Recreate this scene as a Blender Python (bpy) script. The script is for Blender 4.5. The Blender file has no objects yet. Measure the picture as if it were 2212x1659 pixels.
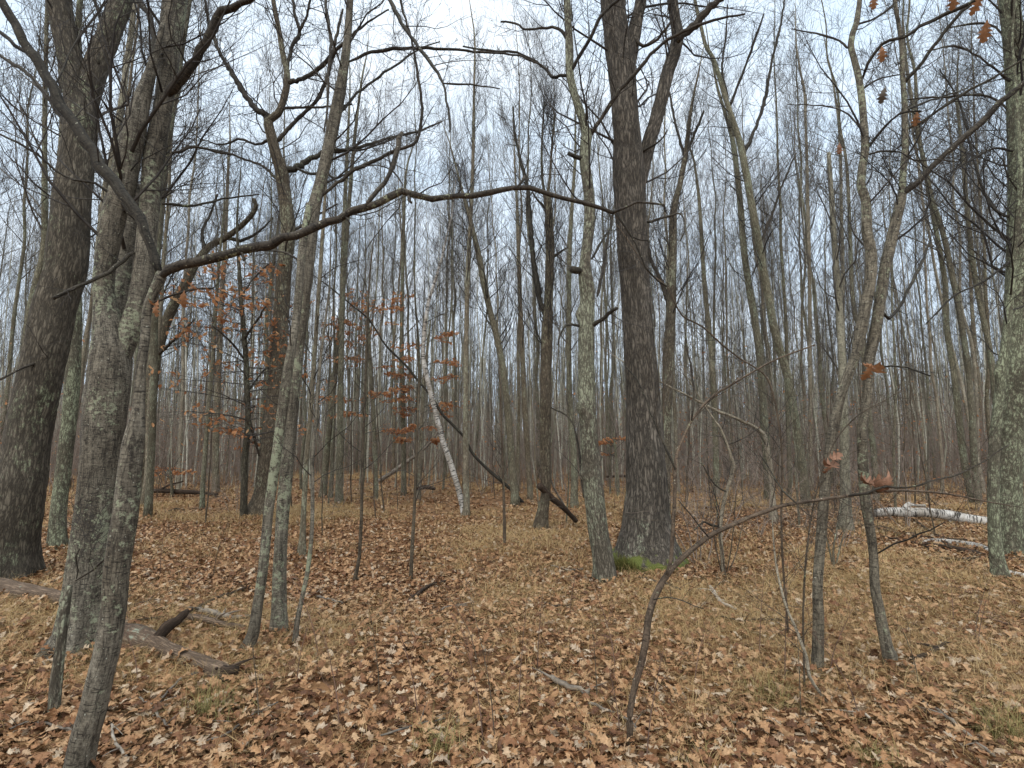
import bpy, math, random
import numpy as np

C = bpy.context.scene.collection
SC = bpy.context.scene

# ------------------------------------------------------------------ camera
FPX, CX, CY, VH = 1150.0, 1106.0, 829.5, 960.0      # traced in a 2212 x 1659 frame
PITCH = math.atan((VH - CY) / FPX)
CAMH = 1.6
cam_d = bpy.data.cameras.new('camera')
cam_d.sensor_width = 36.0
cam_d.lens = 36.0 * FPX / 2212.0
cam_d.clip_start = 0.05
cam_d.clip_end = 1200.0
cam = bpy.data.objects.new('camera', cam_d)
C.objects.link(cam)
cam.location = (0, 0, CAMH)
cam.rotation_euler = (math.pi / 2 + PITCH, 0, 0)
SC.camera = cam

# ------------------------------------------------------------------ overcast sky and soft sun
SUN_EL, SUN_AZ = math.radians(56), math.radians(195)     # azimuth clockwise from +Y
w = bpy.data.worlds.new('World')
SC.world = w
w.use_nodes = True
nt = w.node_tree
nt.nodes.clear()
out = nt.nodes.new('ShaderNodeOutputWorld')
bg = nt.nodes.new('ShaderNodeBackground')
sky = nt.nodes.new('ShaderNodeTexSky')
sky.sky_type = 'NISHITA'
sky.sun_disc = False
sky.sun_elevation = SUN_EL
sky.sun_rotation = SUN_AZ
sky.air_density = 1.0
sky.dust_density = 3.0
tc = nt.nodes.new('ShaderNodeTexCoord')
mp = nt.nodes.new('ShaderNodeMapping')
mp.inputs['Scale'].default_value = (1.0, 1.0, 2.2)
nz = nt.nodes.new('ShaderNodeTexNoise')
nz.inputs['Scale'].default_value = 2.1
nz.inputs['Detail'].default_value = 4.0
nz.inputs['Roughness'].default_value = 0.5
cr = nt.nodes.new('ShaderNodeValToRGB')
cr.color_ramp.elements[0].position = 0.36
cr.color_ramp.elements[0].color = (5.3, 6.45, 7.7, 1)
cr.color_ramp.elements[1].position = 0.66
cr.color_ramp.elements[1].color = (6.8, 7.45, 8.1, 1)
mx = nt.nodes.new('ShaderNodeMixRGB')
mx.inputs['Fac'].default_value = 0.93            # cloud cover over the clear sky
L = nt.links.new
L(tc.outputs['Generated'], mp.inputs['Vector'])
L(mp.outputs['Vector'], nz.inputs['Vector'])
L(nz.outputs['Fac'], cr.inputs['Fac'])
L(sky.outputs['Color'], mx.inputs['Color1'])
L(cr.outputs['Color'], mx.inputs['Color2'])
L(mx.outputs['Color'], bg.inputs['Color'])
bg.inputs['Strength'].default_value = 0.080
L(bg.outputs['Background'], out.inputs['Surface'])

sun_d = bpy.data.lights.new('sun', 'SUN')
sun_d.energy = 1.5
sun_d.angle = math.radians(75)
sun_d.color = (1.0, 0.96, 0.9)
sun = bpy.data.objects.new('sun', sun_d)
C.objects.link(sun)
sun.rotation_euler = (math.pi / 2 - SUN_EL, 0, math.pi - SUN_AZ)

SC.view_settings.view_transform = 'Standard'
SC.view_settings.look = 'None'
SC.view_settings.exposure = 1.12
SC.view_settings.gamma = 1.0
SC.render.engine = 'CYCLES'
SC.cycles.max_bounces = 5
SC.cycles.diffuse_bounces = 3
SC.cycles.glossy_bounces = 2

rng = np.random.default_rng(7)
random.seed(7)

# ------------------------------------------------------------------ numeric helpers
def _hash(ix, iy, iz):
    h = (ix * 374761393 + iy * 668265263 + iz * 2147483647 + 974711) & 0xffffffff
    h = ((h ^ (h >> 13)) * 1274126177) & 0xffffffff
    h = (h ^ (h >> 16)) & 0xffff
    return h / 65535.0

def vnoise(p):
    p = np.asarray(p, dtype=np.float64)
    i = np.floor(p).astype(np.int64)
    f = p - i
    f = f * f * (3 - 2 * f)
    x, y, z = i[..., 0], i[..., 1], i[..., 2]
    r = 0
    for dx in (0, 1):
        for dy in (0, 1):
            for dz in (0, 1):
                wgt = (f[..., 0] if dx else 1 - f[..., 0]) * (f[..., 1] if dy else 1 - f[..., 1]) * (f[..., 2] if dz else 1 - f[..., 2])
                r = r + wgt * _hash(x + dx, y + dy, z + dz)
    return r

def ground_z(x, y):
    x = np.asarray(x, dtype=np.float64); y = np.asarray(y, dtype=np.float64)
    p = np.stack([x * 0.45, y * 0.45, np.zeros_like(x)], -1)
    q = np.stack([x * 0.13 + 9, y * 0.13, np.zeros_like(x) + 3], -1)
    z = (vnoise(p) - 0.5) * 0.14 + (vnoise(q) - 0.5) * 0.16
    r = np.hypot(x, y)
    z = z * np.clip((r - 1.0) / 4.0, 0.25, 1)
    far = np.clip((y - 34) / 90.0, 0, None)
    z = z + 3.2 * far ** 1.3 * (0.35 + 0.65 / (1 + np.exp(-(x - 12) / 12.0)))
    return z

def gz(x, y):
    return float(ground_z(np.array([x]), np.array([y]))[0])

CT, ST = math.cos(PITCH), math.sin(PITCH)
def px(U, V, Y):
    """world point that the photo shows at (U, V), standing Y metres ahead; and metres per traced pixel there"""
    dx, dz = (U - CX) / FPX, (CY - V) / FPX
    y = CT - dz * ST
    z = ST + dz * CT
    s = Y / y
    return np.array([dx * s, Y, CAMH + z * s]), s / FPX

def base_Y(V):
    dz = (CY - V) / FPX
    y = CT - dz * ST
    z = ST + dz * CT
    return CAMH * y / -z

def hit_Y(U, V):
    """distance ahead at which the traced pixel meets the ground"""
    Y = base_Y(V)
    for _ in range(8):
        p, m = px(U, V, Y)
        d = p[2] - gz(p[0], p[1])
        Y += 0.8 * d * Y / CAMH
    return max(Y, 1.5)

def parse(t):
    return [tuple(float(a) for a in q.split(',')) for q in t.split()]

def catmull(P, step):
    """resample an (N, k) polyline smoothly"""
    P = np.asarray(P, dtype=np.float64)
    if len(P) == 2:
        n = max(2, int(np.linalg.norm(P[1, :3] - P[0, :3]) / step) + 1)
        t = np.linspace(0, 1, n)[:, None]
        return P[0] * (1 - t) + P[1] * t
    Q = np.vstack([2 * P[0] - P[1], P, 2 * P[-1] - P[-2]])
    outp = []
    for i in range(1, len(Q) - 2):
        p0, p1, p2, p3 = Q[i - 1], Q[i], Q[i + 1], Q[i + 2]
        n = max(1, int(math.ceil(np.linalg.norm((p2 - p1)[:3]) / step)))
        for k in range(n):
            t = k / n
            outp.append(0.5 * (2 * p1 + (p2 - p0) * t + (2 * p0 - 5 * p1 + 4 * p2 - p3) * t * t + (3 * p1 - p0 - 3 * p2 + p3) * t ** 3))
    outp.append(Q[-2])
    R = np.array(outp)
    R[:, 3] = np.clip(R[:, 3], P[:, 3].min(), P[:, 3].max())
    return R

# ------------------------------------------------------------------ mesh writing
FEET = []
def link(name, me, mat=None, parent=None):
    o = bpy.data.objects.new(name, me)
    C.objects.link(o)
    if mat is not None and me is not None:
        me.materials.append(mat)
    if parent is not None:
        o.parent = parent
    return o

def mesh_np(name, verts, faces_list, attr=None, smooth=True, fattr=None):
    """faces_list: list of (F, k) index arrays, each k 3 or 4"""
    me = bpy.data.meshes.new(name)
    verts = np.asarray(verts, dtype=np.float32)
    faces_list = [np.asarray(f, dtype=np.int32) for f in faces_list if len(f)]
    nl = sum(f.size for f in faces_list)
    npoly = sum(len(f) for f in faces_list)
    me.vertices.add(len(verts))
    me.vertices.foreach_set('co', verts.ravel())
    me.loops.add(nl)
    me.loops.foreach_set('vertex_index', np.concatenate([f.ravel() for f in faces_list]))
    me.polygons.add(npoly)
    tot = np.concatenate([np.full(len(f), f.shape[1], dtype=np.int32) for f in faces_list])
    st = np.concatenate([[0], np.cumsum(tot)[:-1]]).astype(np.int32)
    me.polygons.foreach_set('loop_start', st)
    me.polygons.foreach_set('use_smooth', np.full(npoly, smooth, dtype=bool))
    if attr is not None:
        a = me.attributes.new('bark', 'FLOAT_VECTOR', 'POINT')
        a.data.foreach_set('vector', np.asarray(attr, dtype=np.float32).ravel())
    if fattr is not None:
        a = me.attributes.new('tone', 'FLOAT', 'POINT')
        a.data.foreach_set('value', np.asarray(fattr, dtype=np.float32).ravel())
    me.update(calc_edges=True)
    return me

class Tubes:
    """many tapering tubes, written as one mesh"""
    def __init__(self, sides=3):
        self.sides = sides
        self.by = {}
        self.count = 0
    def add(self, pts, rad):
        pts = np.asarray(pts); rad = np.asarray(rad)
        self.by.setdefault(len(pts), []).append(np.concatenate([pts[:, :3], rad[:, None]], 1))
        self.count += 1
    def arrays(self, shape=None, cap=False):
        S = self.sides
        V, F, A = [], [], []
        off = 0
        th = np.arange(S) / S * 2 * math.pi
        for n, lst in self.by.items():
            P = np.array(lst)                       # M, n, 4
            X, R = P[..., :3], P[..., 3]
            T = np.gradient(X, axis=1)
            T /= np.linalg.norm(T, axis=-1, keepdims=True) + 1e-12
            ov = X[:, -1] - X[:, 0]
            ref = np.where((np.abs(ov[:, 2]) > 0.7 * np.linalg.norm(ov, axis=1))[:, None], np.array([1.0, 0.03, 0.02]), np.array([0.03, 0.02, 1.0]))
            ref = np.broadcast_to(ref[:, None, :], T.shape)
            B = np.cross(T, ref); B /= np.linalg.norm(B, axis=-1, keepdims=True) + 1e-12
            N = np.cross(B, T)
            s = np.concatenate([np.zeros((len(P), 1)), np.cumsum(np.linalg.norm(np.diff(X, axis=1), axis=-1), 1)], 1)
            dirv = N[:, :, None, :] * np.cos(th)[None, None, :, None] + B[:, :, None, :] * np.sin(th)[None, None, :, None]
            rr = np.broadcast_to(R[:, :, None], R.shape + (S,))
            offs = rng.random((len(P), 1, 1)) * 40
            rmean = R
            bark = np.stack([rmean[:, :, None] * np.cos(th) + offs, rmean[:, :, None] * np.sin(th) + offs * 0.7, np.broadcast_to(s[:, :, None], rr.shape)], -1)
            if shape is not None:
                rr = shape(rr, th, s, bark, X)
            v = X[:, :, None, :] + dirv * rr[..., None]
            M = len(P)
            idx = (np.arange(M)[:, None, None] * n + np.arange(n)[None, :, None]) * S + np.arange(S)[None, None, :] + off
            a = idx[:, :-1, :]; b = idx[:, 1:, :]
            a2 = np.roll(a, -1, axis=2); b2 = np.roll(b, -1, axis=2)
            F.append(np.stack([a, a2, b2, b], -1).reshape(-1, 4))
            V.append(v.reshape(-1, 3)); A.append(bark.reshape(-1, 3))
            off += M * n * S
            if cap:
                ce = X[:, [0, -1]].reshape(-1, 3)
                V.append(ce)
                A.append(np.repeat(bark[:, [0, -1], 0], 1, 0).reshape(-1, 3))
                for m in range(M):
                    c0 = off + 2 * m; c1 = c0 + 1
                    r0 = idx[m, 0]; r1 = idx[m, -1]
                    F.append(np.stack([np.roll(r0, -1), r0, np.full(S, c0)], -1))
                    F.append(np.stack([r1, np.roll(r1, -1), np.full(S, c1)], -1))
                off += 2 * M
        return np.concatenate(V), F, np.concatenate(A)
    def build(self, name, mat, parent=None, shape=None, cap=False, along=0.0):
        V, F, A = self.arrays(shape, cap)
        A[:, 2] += along
        me = mesh_np(name, V, F, A)
        return link(name, me, mat, parent)

def tag(o, label=None, cat=None, group=None, kind=None):
    if label: o['label'] = label
    if cat: o['category'] = cat
    if group: o['group'] = group
    if kind: o['kind'] = kind
    return o

def thing(name, label, cat, loc, group=None):
    o = bpy.data.objects.new(name, None)
    C.objects.link(o)
    o.location = loc
    o.empty_display_size = 0.2
    return tag(o, label, cat, group)

# ------------------------------------------------------------------ materials
def new_mat(name, rough=0.9):
    m = bpy.data.materials.new(name)
    m.use_nodes = True
    n = m.node_tree
    n.nodes.clear()
    o = n.nodes.new('ShaderNodeOutputMaterial')
    b = n.nodes.new('ShaderNodeBsdfPrincipled')
    b.inputs['Roughness'].default_value = rough
    b.inputs['Specular IOR Level'].default_value = 0.25
    n.links.new(b.outputs[0], o.inputs[0])
    return m, n, b

def N(n, t, **kw):
    x = n.nodes.new(t)
    for k, v in kw.items():
        if k in x.inputs: x.inputs[k].default_value = v
        else: setattr(x, k, v)
    return x

def ramp(n, fac, stops):
    r = n.nodes.new('ShaderNodeValToRGB')
    e = r.color_ramp.elements
    while len(e) < len(stops): e.new(0.5)
    for i, (p, c) in enumerate(stops):
        e[i].position = p
        e[i].color = (c[0], c[1], c[2], 1) if not isinstance(c, (int, float)) else (c, c, c, 1)
    n.links.new(fac, r.inputs['Fac'])
    return r.outputs['Color']

def mixc(n, fac, a, b, mode='MIX'):
    m = n.nodes.new('ShaderNodeMixRGB')
    m.blend_type = mode
    for s, v in (('Fac', fac), ('Color1', a), ('Color2', b)):
        if hasattr(v, 'is_linked') or hasattr(v, 'links'): n.links.new(v, m.inputs[s])
        elif isinstance(v, (int, float)): m.inputs[s].default_value = v
        else: m.inputs[s].default_value = (v[0], v[1], v[2], 1)
    return m.outputs['Color']

def barkco(n, scale):
    a = N(n, 'ShaderNodeAttribute', attribute_name='bark')
    m = N(n, 'ShaderNodeMapping')
    m.inputs['Scale'].default_value = scale
    n.links.new(a.outputs['Vector'], m.inputs['Vector'])
    return m.outputs['Vector']

def noise(n, vec, scale, detail=4, rough=0.6, dist=0.0):
    x = N(n, 'ShaderNodeTexNoise')
    x.inputs['Scale'].default_value = scale
    x.inputs['Detail'].default_value = detail
    x.inputs['Roughness'].default_value = rough
    x.inputs['Distortion'].default_value = dist
    n.links.new(vec, x.inputs['Vector'])
    return x.outputs['Fac']

def bump(n, b, h, strength, dist):
    x = N(n, 'ShaderNodeBump')
    x.inputs['Strength'].default_value = strength
    x.inputs['Distance'].default_value = dist
    n.links.new(h, x.inputs['Height'])
    n.links.new(x.outputs['Normal'], b.inputs['Normal'])

def math_n(n, op, a, b):
    x = N(n, 'ShaderNodeMath', operation=op)
    for i, v in enumerate((a, b)):
        if isinstance(v, (int, float)): x.inputs[i].default_value = v
        else: n.links.new(v, x.inputs[i])
    return x.outputs[0]

def bark_furrowed(name, dark, light, sx=38.0, sz=7.0, lichen=0.3, lich_col=(0.30, 0.33, 0.25), moss=0.0, tint=True, lich_low=False):
    m, n, b = new_mat(name, 0.92)
    co = barkco(n, (sx, sx, sz))
    v = N(n, 'ShaderNodeTexVoronoi', feature='DISTANCE_TO_EDGE')
    v.inputs['Scale'].default_value = 1.0
    nz2 = N(n, 'ShaderNodeTexNoise')
    nz2.inputs['Scale'].default_value = 1.3
    nz2.inputs['Detail'].default_value = 4
    n.links.new(co, nz2.inputs['Vector'])
    wob = N(n, 'ShaderNodeVectorMath', operation='MULTIPLY_ADD')
    n.links.new(nz2.outputs['Color'], wob.inputs[0])
    wob.inputs[1].default_value = (1.7, 1.7, 1.7)
    n.links.new(co, wob.inputs[2])
    n.links.new(wob.outputs[0], v.inputs['Vector'])
    fine = noise(n, barkco(n, (95, 95, 50)), 1.0, 5, 0.75)
    rn = noise(n, co, 0.75, 4, 0.6, 0.5)
    rg = math_n(n, 'MULTIPLY', math_n(n, 'ABSOLUTE', math_n(n, 'SUBTRACT', rn, 0.5), 0.0), 2.0)
    r1 = ramp(n, rg, [(0.0, 0.0), (0.12, 0.7), (0.3, 1.0)])
    r2 = ramp(n, v.outputs['Distance'], [(0.0, 0.10), (0.16, 0.8), (0.4, 1.0)])
    ridge = mixc(n, 1.0, r1, r2, 'MULTIPLY')
    h = mixc(n, 0.42, ridge, fine, 'MIX')
    col = ramp(n, h, [(0.14, dark), (0.46, tuple(0.6 * a + 0.4 * c for a, c in zip(dark, light))), (0.84, light)])
    big = noise(n, barkco(n, (2.2, 2.2, 1.0)), 1.0, 4, 0.6)
    bigc = ramp(n, big, [(0.3, (0.62, 0.58, 0.52)), (0.7, (1.15, 1.12, 1.08))])
    col = mixc(n, 1.0, col, bigc, 'MULTIPLY')
    if lichen > 0:
        ln = noise(n, barkco(n, (22, 22, 16)), 1.0, 6, 0.75)
        lb = noise(n, barkco(n, (3.0, 3.0, 1.6)), 1.0, 2, 0.5)
        ls = math_n(n, 'ADD', ln, math_n(n, 'MULTIPLY', lb, 0.7))
        if lich_low:                                           # lichen keeps to the lower trunk
            a = N(n, 'ShaderNodeAttribute', attribute_name='bark')
            sp = N(n, 'ShaderNodeSeparateXYZ')
            n.links.new(a.outputs['Vector'], sp.inputs[0])
            ls = math_n(n, 'SUBTRACT', ls, math_n(n, 'MULTIPLY', sp.outputs[2], 0.06))
        t0 = 1.10 - 0.22 * lichen
        lf = ramp(n, math_n(n, 'SUBTRACT', ls, t0 - 0.5), [(0.46, 0.0), (0.54, 1.0)])
        lf = mixc(n, 1.0, lf, ramp(n, ridge, [(0.15, 0.15), (0.6, 0.9)]), 'MULTIPLY')
        lc = mixc(n, fine, tuple(0.6 * c for c in lich_col), lich_col)
        col = mixc(n, lf, col, lc)
    if moss > 0:
        a = N(n, 'ShaderNodeAttribute', attribute_name='bark')
        sp = N(n, 'ShaderNodeSeparateXYZ')
        n.links.new(a.outputs['Vector'], sp.inputs[0])
        mm = math_n(n, 'SUBTRACT', noise(n, barkco(n, (8, 8, 6)), 1.0, 4, 0.6), math_n(n, 'MULTIPLY', sp.outputs[2], 1.0 / moss))
        mf = ramp(n, mm, [(0.05, 0.0), (0.16, 1.0)])
        mc = mixc(n, fine, (0.05, 0.062, 0.014), (0.15, 0.165, 0.04))
        col = mixc(n, mf, col, mc)
    if tint:
        oi = N(n, 'ShaderNodeObjectInfo')
        tn = ramp(n, oi.outputs['Random'], [(0.0, (0.72, 0.74, 0.70)), (0.35, (0.95, 1.0, 0.92)), (0.7, (1.0, 0.93, 0.86)), (1.0, (1.22, 1.22, 1.18))])
        col = mixc(n, 1.0, col, tn, 'MULTIPLY')
    n.links.new(col, b.inputs['Base Color'])
    bump(n, b, h, 0.9, 0.012)
    return m

def bark_banded(name, dark, light, lichen=0.25, lich_col=(0.34, 0.365, 0.24), moss=0.0, tint=True):
    """smooth bark with horizontal bands and lenticels"""
    m, n, b = new_mat(name, 0.8)
    band = noise(n, barkco(n, (11, 11, 60)), 1.0, 5, 0.7, 0.6)
    lent = noise(n, barkco(n, (20, 20, 110)), 1.0, 2, 0.5)
    vert = noise(n, barkco(n, (27, 27, 5.5)), 1.0, 6, 0.72, 0.5)
    fine = noise(n, barkco(n, (85, 85, 85)), 1.0, 5, 0.75)
    big = noise(n, barkco(n, (3.2, 3.2, 1.7)), 1.0, 5, 0.65)
    h = math_n(n, 'ADD', math_n(n, 'MULTIPLY', band, 0.24), math_n(n, 'ADD', math_n(n, 'MULTIPLY', vert, 0.40), math_n(n, 'MULTIPLY', fine, 0.36)))
    col = ramp(n, h, [(0.405, dark), (0.50, tuple(0.55 * a + 0.45 * c for a, c in zip(dark, light))), (0.605, light)])
    lf = ramp(n, lent, [(0.60, 0.0), (0.66, 1.0)])
    col = mixc(n, mixc(n, 1.0, lf, (0.8, 0.8, 0.8), 'MULTIPLY'), col, tuple(c * 0.4 for c in dark))
    crack = math_n(n, 'ABSOLUTE', math_n(n, 'SUBTRACT', noise(n, barkco(n, (26, 26, 3.2)), 1.0, 4, 0.6, 0.5), 0.5), 0.0)
    col = mixc(n, ramp(n, crack, [(0.0, 0.75), (0.035, 0.0)]), col, tuple(c * 0.45 for c in dark))
    fleck = noise(n, barkco(n, (55, 55, 70)), 1.0, 2, 0.5)
    col = mixc(n, ramp(n, fleck, [(0.70, 0.0), (0.74, 0.8)]), col, (0.42, 0.42, 0.36))
    col = mixc(n, 1.0, col, ramp(n, big, [(0.3, (0.6, 0.56, 0.5)), (0.7, (1.2, 1.2, 1.16))]), 'MULTIPLY')
    if lichen > 0:
        ln = noise(n, barkco(n, (24, 24, 28)), 1.0, 6, 0.75)
        lb = noise(n, barkco(n, (2.6, 2.6, 1.6)), 1.0, 2, 0.5)
        ls = math_n(n, 'ADD', ln, math_n(n, 'MULTIPLY', lb, 0.7))
        t0 = 1.10 - 0.22 * lichen
        lf = ramp(n, math_n(n, 'SUBTRACT', ls, t0 - 0.5), [(0.47, 0.0), (0.53, 1.0)])
        lc = mixc(n, vert, tuple(0.62 * c for c in lich_col), lich_col)
        col = mixc(n, mixc(n, 1.0, lf, (0.7, 0.7, 0.7), 'MULTIPLY'), col, lc)
    if moss > 0:
        a = N(n, 'ShaderNodeAttribute', attribute_name='bark')
        sp = N(n, 'ShaderNodeSeparateXYZ')
        n.links.new(a.outputs['Vector'], sp.inputs[0])
        mm = math_n(n, 'SUBTRACT', noise(n, barkco(n, (8, 8, 6)), 1.0, 4, 0.6), math_n(n, 'MULTIPLY', sp.outputs[2], 1.0 / moss))
        col = mixc(n, ramp(n, mm, [(0.05, 0.0), (0.16, 1.0)]), col, (0.035, 0.03, 0.016))
    if tint:
        oi = N(n, 'ShaderNodeObjectInfo')
        tn = ramp(n, oi.outputs['Random'], [(0.0, (0.75, 0.75, 0.72)), (0.4, (0.98, 1.02, 0.94)), (0.7, (1.0, 0.94, 0.88)), (1.0, (1.2, 1.2, 1.16))])
        col = mixc(n, 1.0, col, tn, 'MULTIPLY')
    n.links.new(col, b.inputs['Base Color'])
    bump(n, b, h, 0.7, 0.006)
    return m

def bark_birch(name):
    m, n, b = new_mat(name, 0.7)
    mark = noise(n, barkco(n, (6, 6, 40)), 1.0, 4, 0.6, 0.5)
    fine = noise(n, barkco(n, (14, 14, 150)), 1.0, 3, 0.6)
    big = noise(n, barkco(n, (4, 4, 3)), 1.0, 3, 0.6)
    white = mixc(n, ramp(n, big, [(0.3, 0.0), (0.65, 1.0)]), (0.20, 0.165, 0.125), (0.55, 0.525, 0.48))
    s = math_n(n, 'ADD', mark, math_n(n, 'MULTIPLY', math_n(n, 'SUBTRACT', fine, 0.5), 0.12))
    col = mixc(n, ramp(n, s, [(0.53, 0.0), (0.59, 1.0)]), white, (0.028, 0.024, 0.022))
    n.links.new(col, b.inputs['Base Color'])
    bump(n, b, mark, 0.4, 0.004)
    return m

def simple_twig(name, c1, c2, scale=14.0, tint=True):
    m, n, b = new_mat(name, 0.8)
    f = noise(n, barkco(n, (scale, scale, scale * 0.6)), 1.0, 3, 0.6)
    col = ramp(n, f, [(0.35, c1), (0.65, c2)])
    if tint:
        oi = N(n, 'ShaderNodeObjectInfo')
        col = mixc(n, 1.0, col, ramp(n, oi.outputs['Random'], [(0, (0.75, 0.75, 0.75)), (1, (1.25, 1.22, 1.18))]), 'MULTIPLY')
    n.links.new(col, b.inputs['Base Color'])
    return m

def leaf_mat(name, stops, rough=0.6, thin=0.0):
    m, n, b = new_mat(name, rough)
    g = N(n, 'ShaderNodeNewGeometry')
    col = ramp(n, g.outputs['Random Per Island'], stops)
    tcx = N(n, 'ShaderNodeTexCoord')
    f = noise(n, tcx.outputs['Object'], 55, 3, 0.6)
    col = mixc(n, 1.0, col, ramp(n, f, [(0.3, (0.68, 0.66, 0.62)), (0.7, (1.18, 1.16, 1.12))]), 'MULTIPLY')
    n.links.new(col, b.inputs['Base Color'])
    if thin:
        tr = N(n, 'ShaderNodeBsdfTranslucent')
        n.links.new(col, tr.inputs['Color'])
        ms = N(n, 'ShaderNodeMixShader')
        ms.inputs[0].default_value = thin
        n.links.new(b.outputs[0], ms.inputs[1]); n.links.new(tr.outputs[0], ms.inputs[2])
        for x in n.nodes:
            if x.type == 'OUTPUT_MATERIAL': n.links.new(ms.outputs[0], x.inputs[0])
    return m

M_OAK = bark_furrowed('oak_bark', (0.020, 0.017, 0.014), (0.225, 0.200, 0.168), 25, 4.2, lichen=0.62, lich_col=(0.36, 0.385, 0.27), moss=0.62, tint=False, lich_low=True)
M_OAKL = bark_furrowed('lichened_bark', (0.045, 0.042, 0.030), (0.215, 0.200, 0.150), 30, 10, lichen=1.3, lich_col=(0.34, 0.37, 0.24), moss=0.0, tint=False)
M_OAKG = bark_furrowed('grey_oak_bark', (0.026, 0.022, 0.017), (0.180, 0.160, 0.126), 26, 5.5, lichen=0.55, lich_col=(0.27, 0.30, 0.19), moss=0.15, tint=False)
M_MID = bark_furrowed('scaly_bark', (0.035, 0.029, 0.022), (0.225, 0.200, 0.158), 34, 8, lichen=0.75, lich_col=(0.33, 0.35, 0.25), moss=0.06, tint=True)
M_GNARL = bark_furrowed('gnarled_bark', (0.038, 0.033, 0.025), (0.235, 0.210, 0.165), 34, 9, lichen=1.1, lich_col=(0.36, 0.375, 0.26), moss=0.05, tint=False)
M_BAND = bark_banded('banded_bark', (0.026, 0.021, 0.016), (0.225, 0.200, 0.158), lichen=0.62, moss=0.0, tint=False)
M_PAIR = bark_banded('pair_bark', (0.034, 0.028, 0.021), (0.255, 0.225, 0.172), lichen=0.6, tint=False)
M_BANDL = bark_banded('lichened_banded_bark', (0.045, 0.038, 0.029), (0.245, 0.220, 0.175), lichen=0.72, moss=0.12, tint=False)
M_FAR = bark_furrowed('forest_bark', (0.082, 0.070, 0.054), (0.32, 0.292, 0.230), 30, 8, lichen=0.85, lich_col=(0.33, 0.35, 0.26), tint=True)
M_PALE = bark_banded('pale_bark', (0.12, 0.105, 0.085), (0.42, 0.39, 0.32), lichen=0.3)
M_BIRCH = bark_birch('birch_bark')
M_TWIG = simple_twig('dark_twig_bark', (0.020, 0.017, 0.015), (0.055, 0.048, 0.041))
M_LIMB = bark_banded('limb_bark', (0.016, 0.013, 0.011), (0.085, 0.074, 0.060), lichen=0.25)
M_FTWIG = simple_twig('forest_twig_bark', (0.062, 0.055, 0.046), (0.130, 0.118, 0.100))
M_BRUSH = simple_twig('brush_bark', (0.14, 0.112, 0.092), (0.26, 0.212, 0.176), 3.0)
M_STEM = simple_twig('red_stem_bark', (0.075, 0.045, 0.033), (0.16, 0.10, 0.075))
M_SAPL = bark_banded('sapling_bark', (0.040, 0.030, 0.022), (0.165, 0.128, 0.098), lichen=0.2)
M_DEADW = bark_furrowed('dead_wood', (0.06, 0.042, 0.030), (0.27, 0.20, 0.145), 40, 4, lichen=0.28, tint=False)
M_DARKW = bark_furrowed('rotten_wood', (0.025, 0.017, 0.012), (0.10, 0.07, 0.05), 40, 6, lichen=0.0, tint=False)
M_GREYW = simple_twig('weathered_stick', (0.075, 0.062, 0.05), (0.215, 0.185, 0.15), 20)
M_PALEST = simple_twig('bleached_stick', (0.18, 0.15, 0.12), (0.36, 0.32, 0.265), 20)
LEAFSTOPS = [(0.0, (0.075, 0.034, 0.017)), (0.18, (0.170, 0.080, 0.038)), (0.40, (0.272, 0.144, 0.071)), (0.62, (0.350, 0.205, 0.105)), (0.84, (0.395, 0.260, 0.150)), (0.95, (0.34, 0.265, 0.195)), (1.0, (0.48, 0.385, 0.28))]
M_LEAF = leaf_mat('dead_leaves', LEAFSTOPS)
M_RUST = leaf_mat('rusty_leaves', [(0.0, (0.28, 0.115, 0.052)), (0.5, (0.48, 0.225, 0.105)), (0.85, (0.58, 0.32, 0.16)), (1.0, (0.62, 0.40, 0.22))], thin=0.5)
M_HANG = leaf_mat('hanging_oak_leaf', [(0.0, (0.19, 0.085, 0.042)), (0.6, (0.28, 0.135, 0.065)), (1.0, (0.35, 0.21, 0.115))], thin=0.3)
M_CURL = leaf_mat('curled_leaf', [(0.0, (0.15, 0.075, 0.045)), (1.0, (0.28, 0.155, 0.10))])
M_GRASS = leaf_mat('dry_grass', [(0.0, (0.28, 0.175, 0.07)), (0.5, (0.40, 0.27, 0.122)), (1.0, (0.50, 0.38, 0.205))])
M_GREEN = leaf_mat('green_grass', [(0.0, (0.085, 0.085, 0.024)), (0.6, (0.19, 0.165, 0.058)), (1.0, (0.33, 0.26, 0.115))])
M_MOSS = leaf_mat('moss', [(0.0, (0.05, 0.052, 0.012)), (0.6, (0.105, 0.105, 0.026)), (1.0, (0.18, 0.165, 0.05))], 0.95)

def ground_mat():
    m, n, b = new_mat('forest_floor', 0.95)
    tcx = N(n, 'ShaderNodeTexCoord')
    v = N(n, 'ShaderNodeTexVoronoi')
    v.inputs['Scale'].default_value = 13
    n.links.new(tcx.outputs['Object'], v.inputs['Vector'])
    sep = N(n, 'ShaderNodeSeparateColor')
    n.links.new(v.outputs['Color'], sep.inputs[0])
    col = ramp(n, sep.outputs[0], [(0.0, (0.045, 0.022, 0.011)), (0.4, (0.11, 0.052, 0.024)), (0.75, (0.22, 0.115, 0.052)), (1.0, (0.36, 0.215, 0.11))])
    gr = noise(n, tcx.outputs['Object'], 0.55, 5, 0.65)
    gf = noise(n, tcx.outputs['Object'], 60, 3, 0.7)
    gcol = ramp(n, gf, [(0.3, (0.13, 0.072, 0.030)), (0.7, (0.34, 0.215, 0.095))])
    col = mixc(n, ramp(n, gr, [(0.46, 0.15), (0.66, 0.6)]), col, gcol)
    n.links.new(col, b.inputs['Base Color'])
    bump(n, b, gf, 0.6, 0.02)
    return m
M_GROUND = ground_mat()

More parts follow.
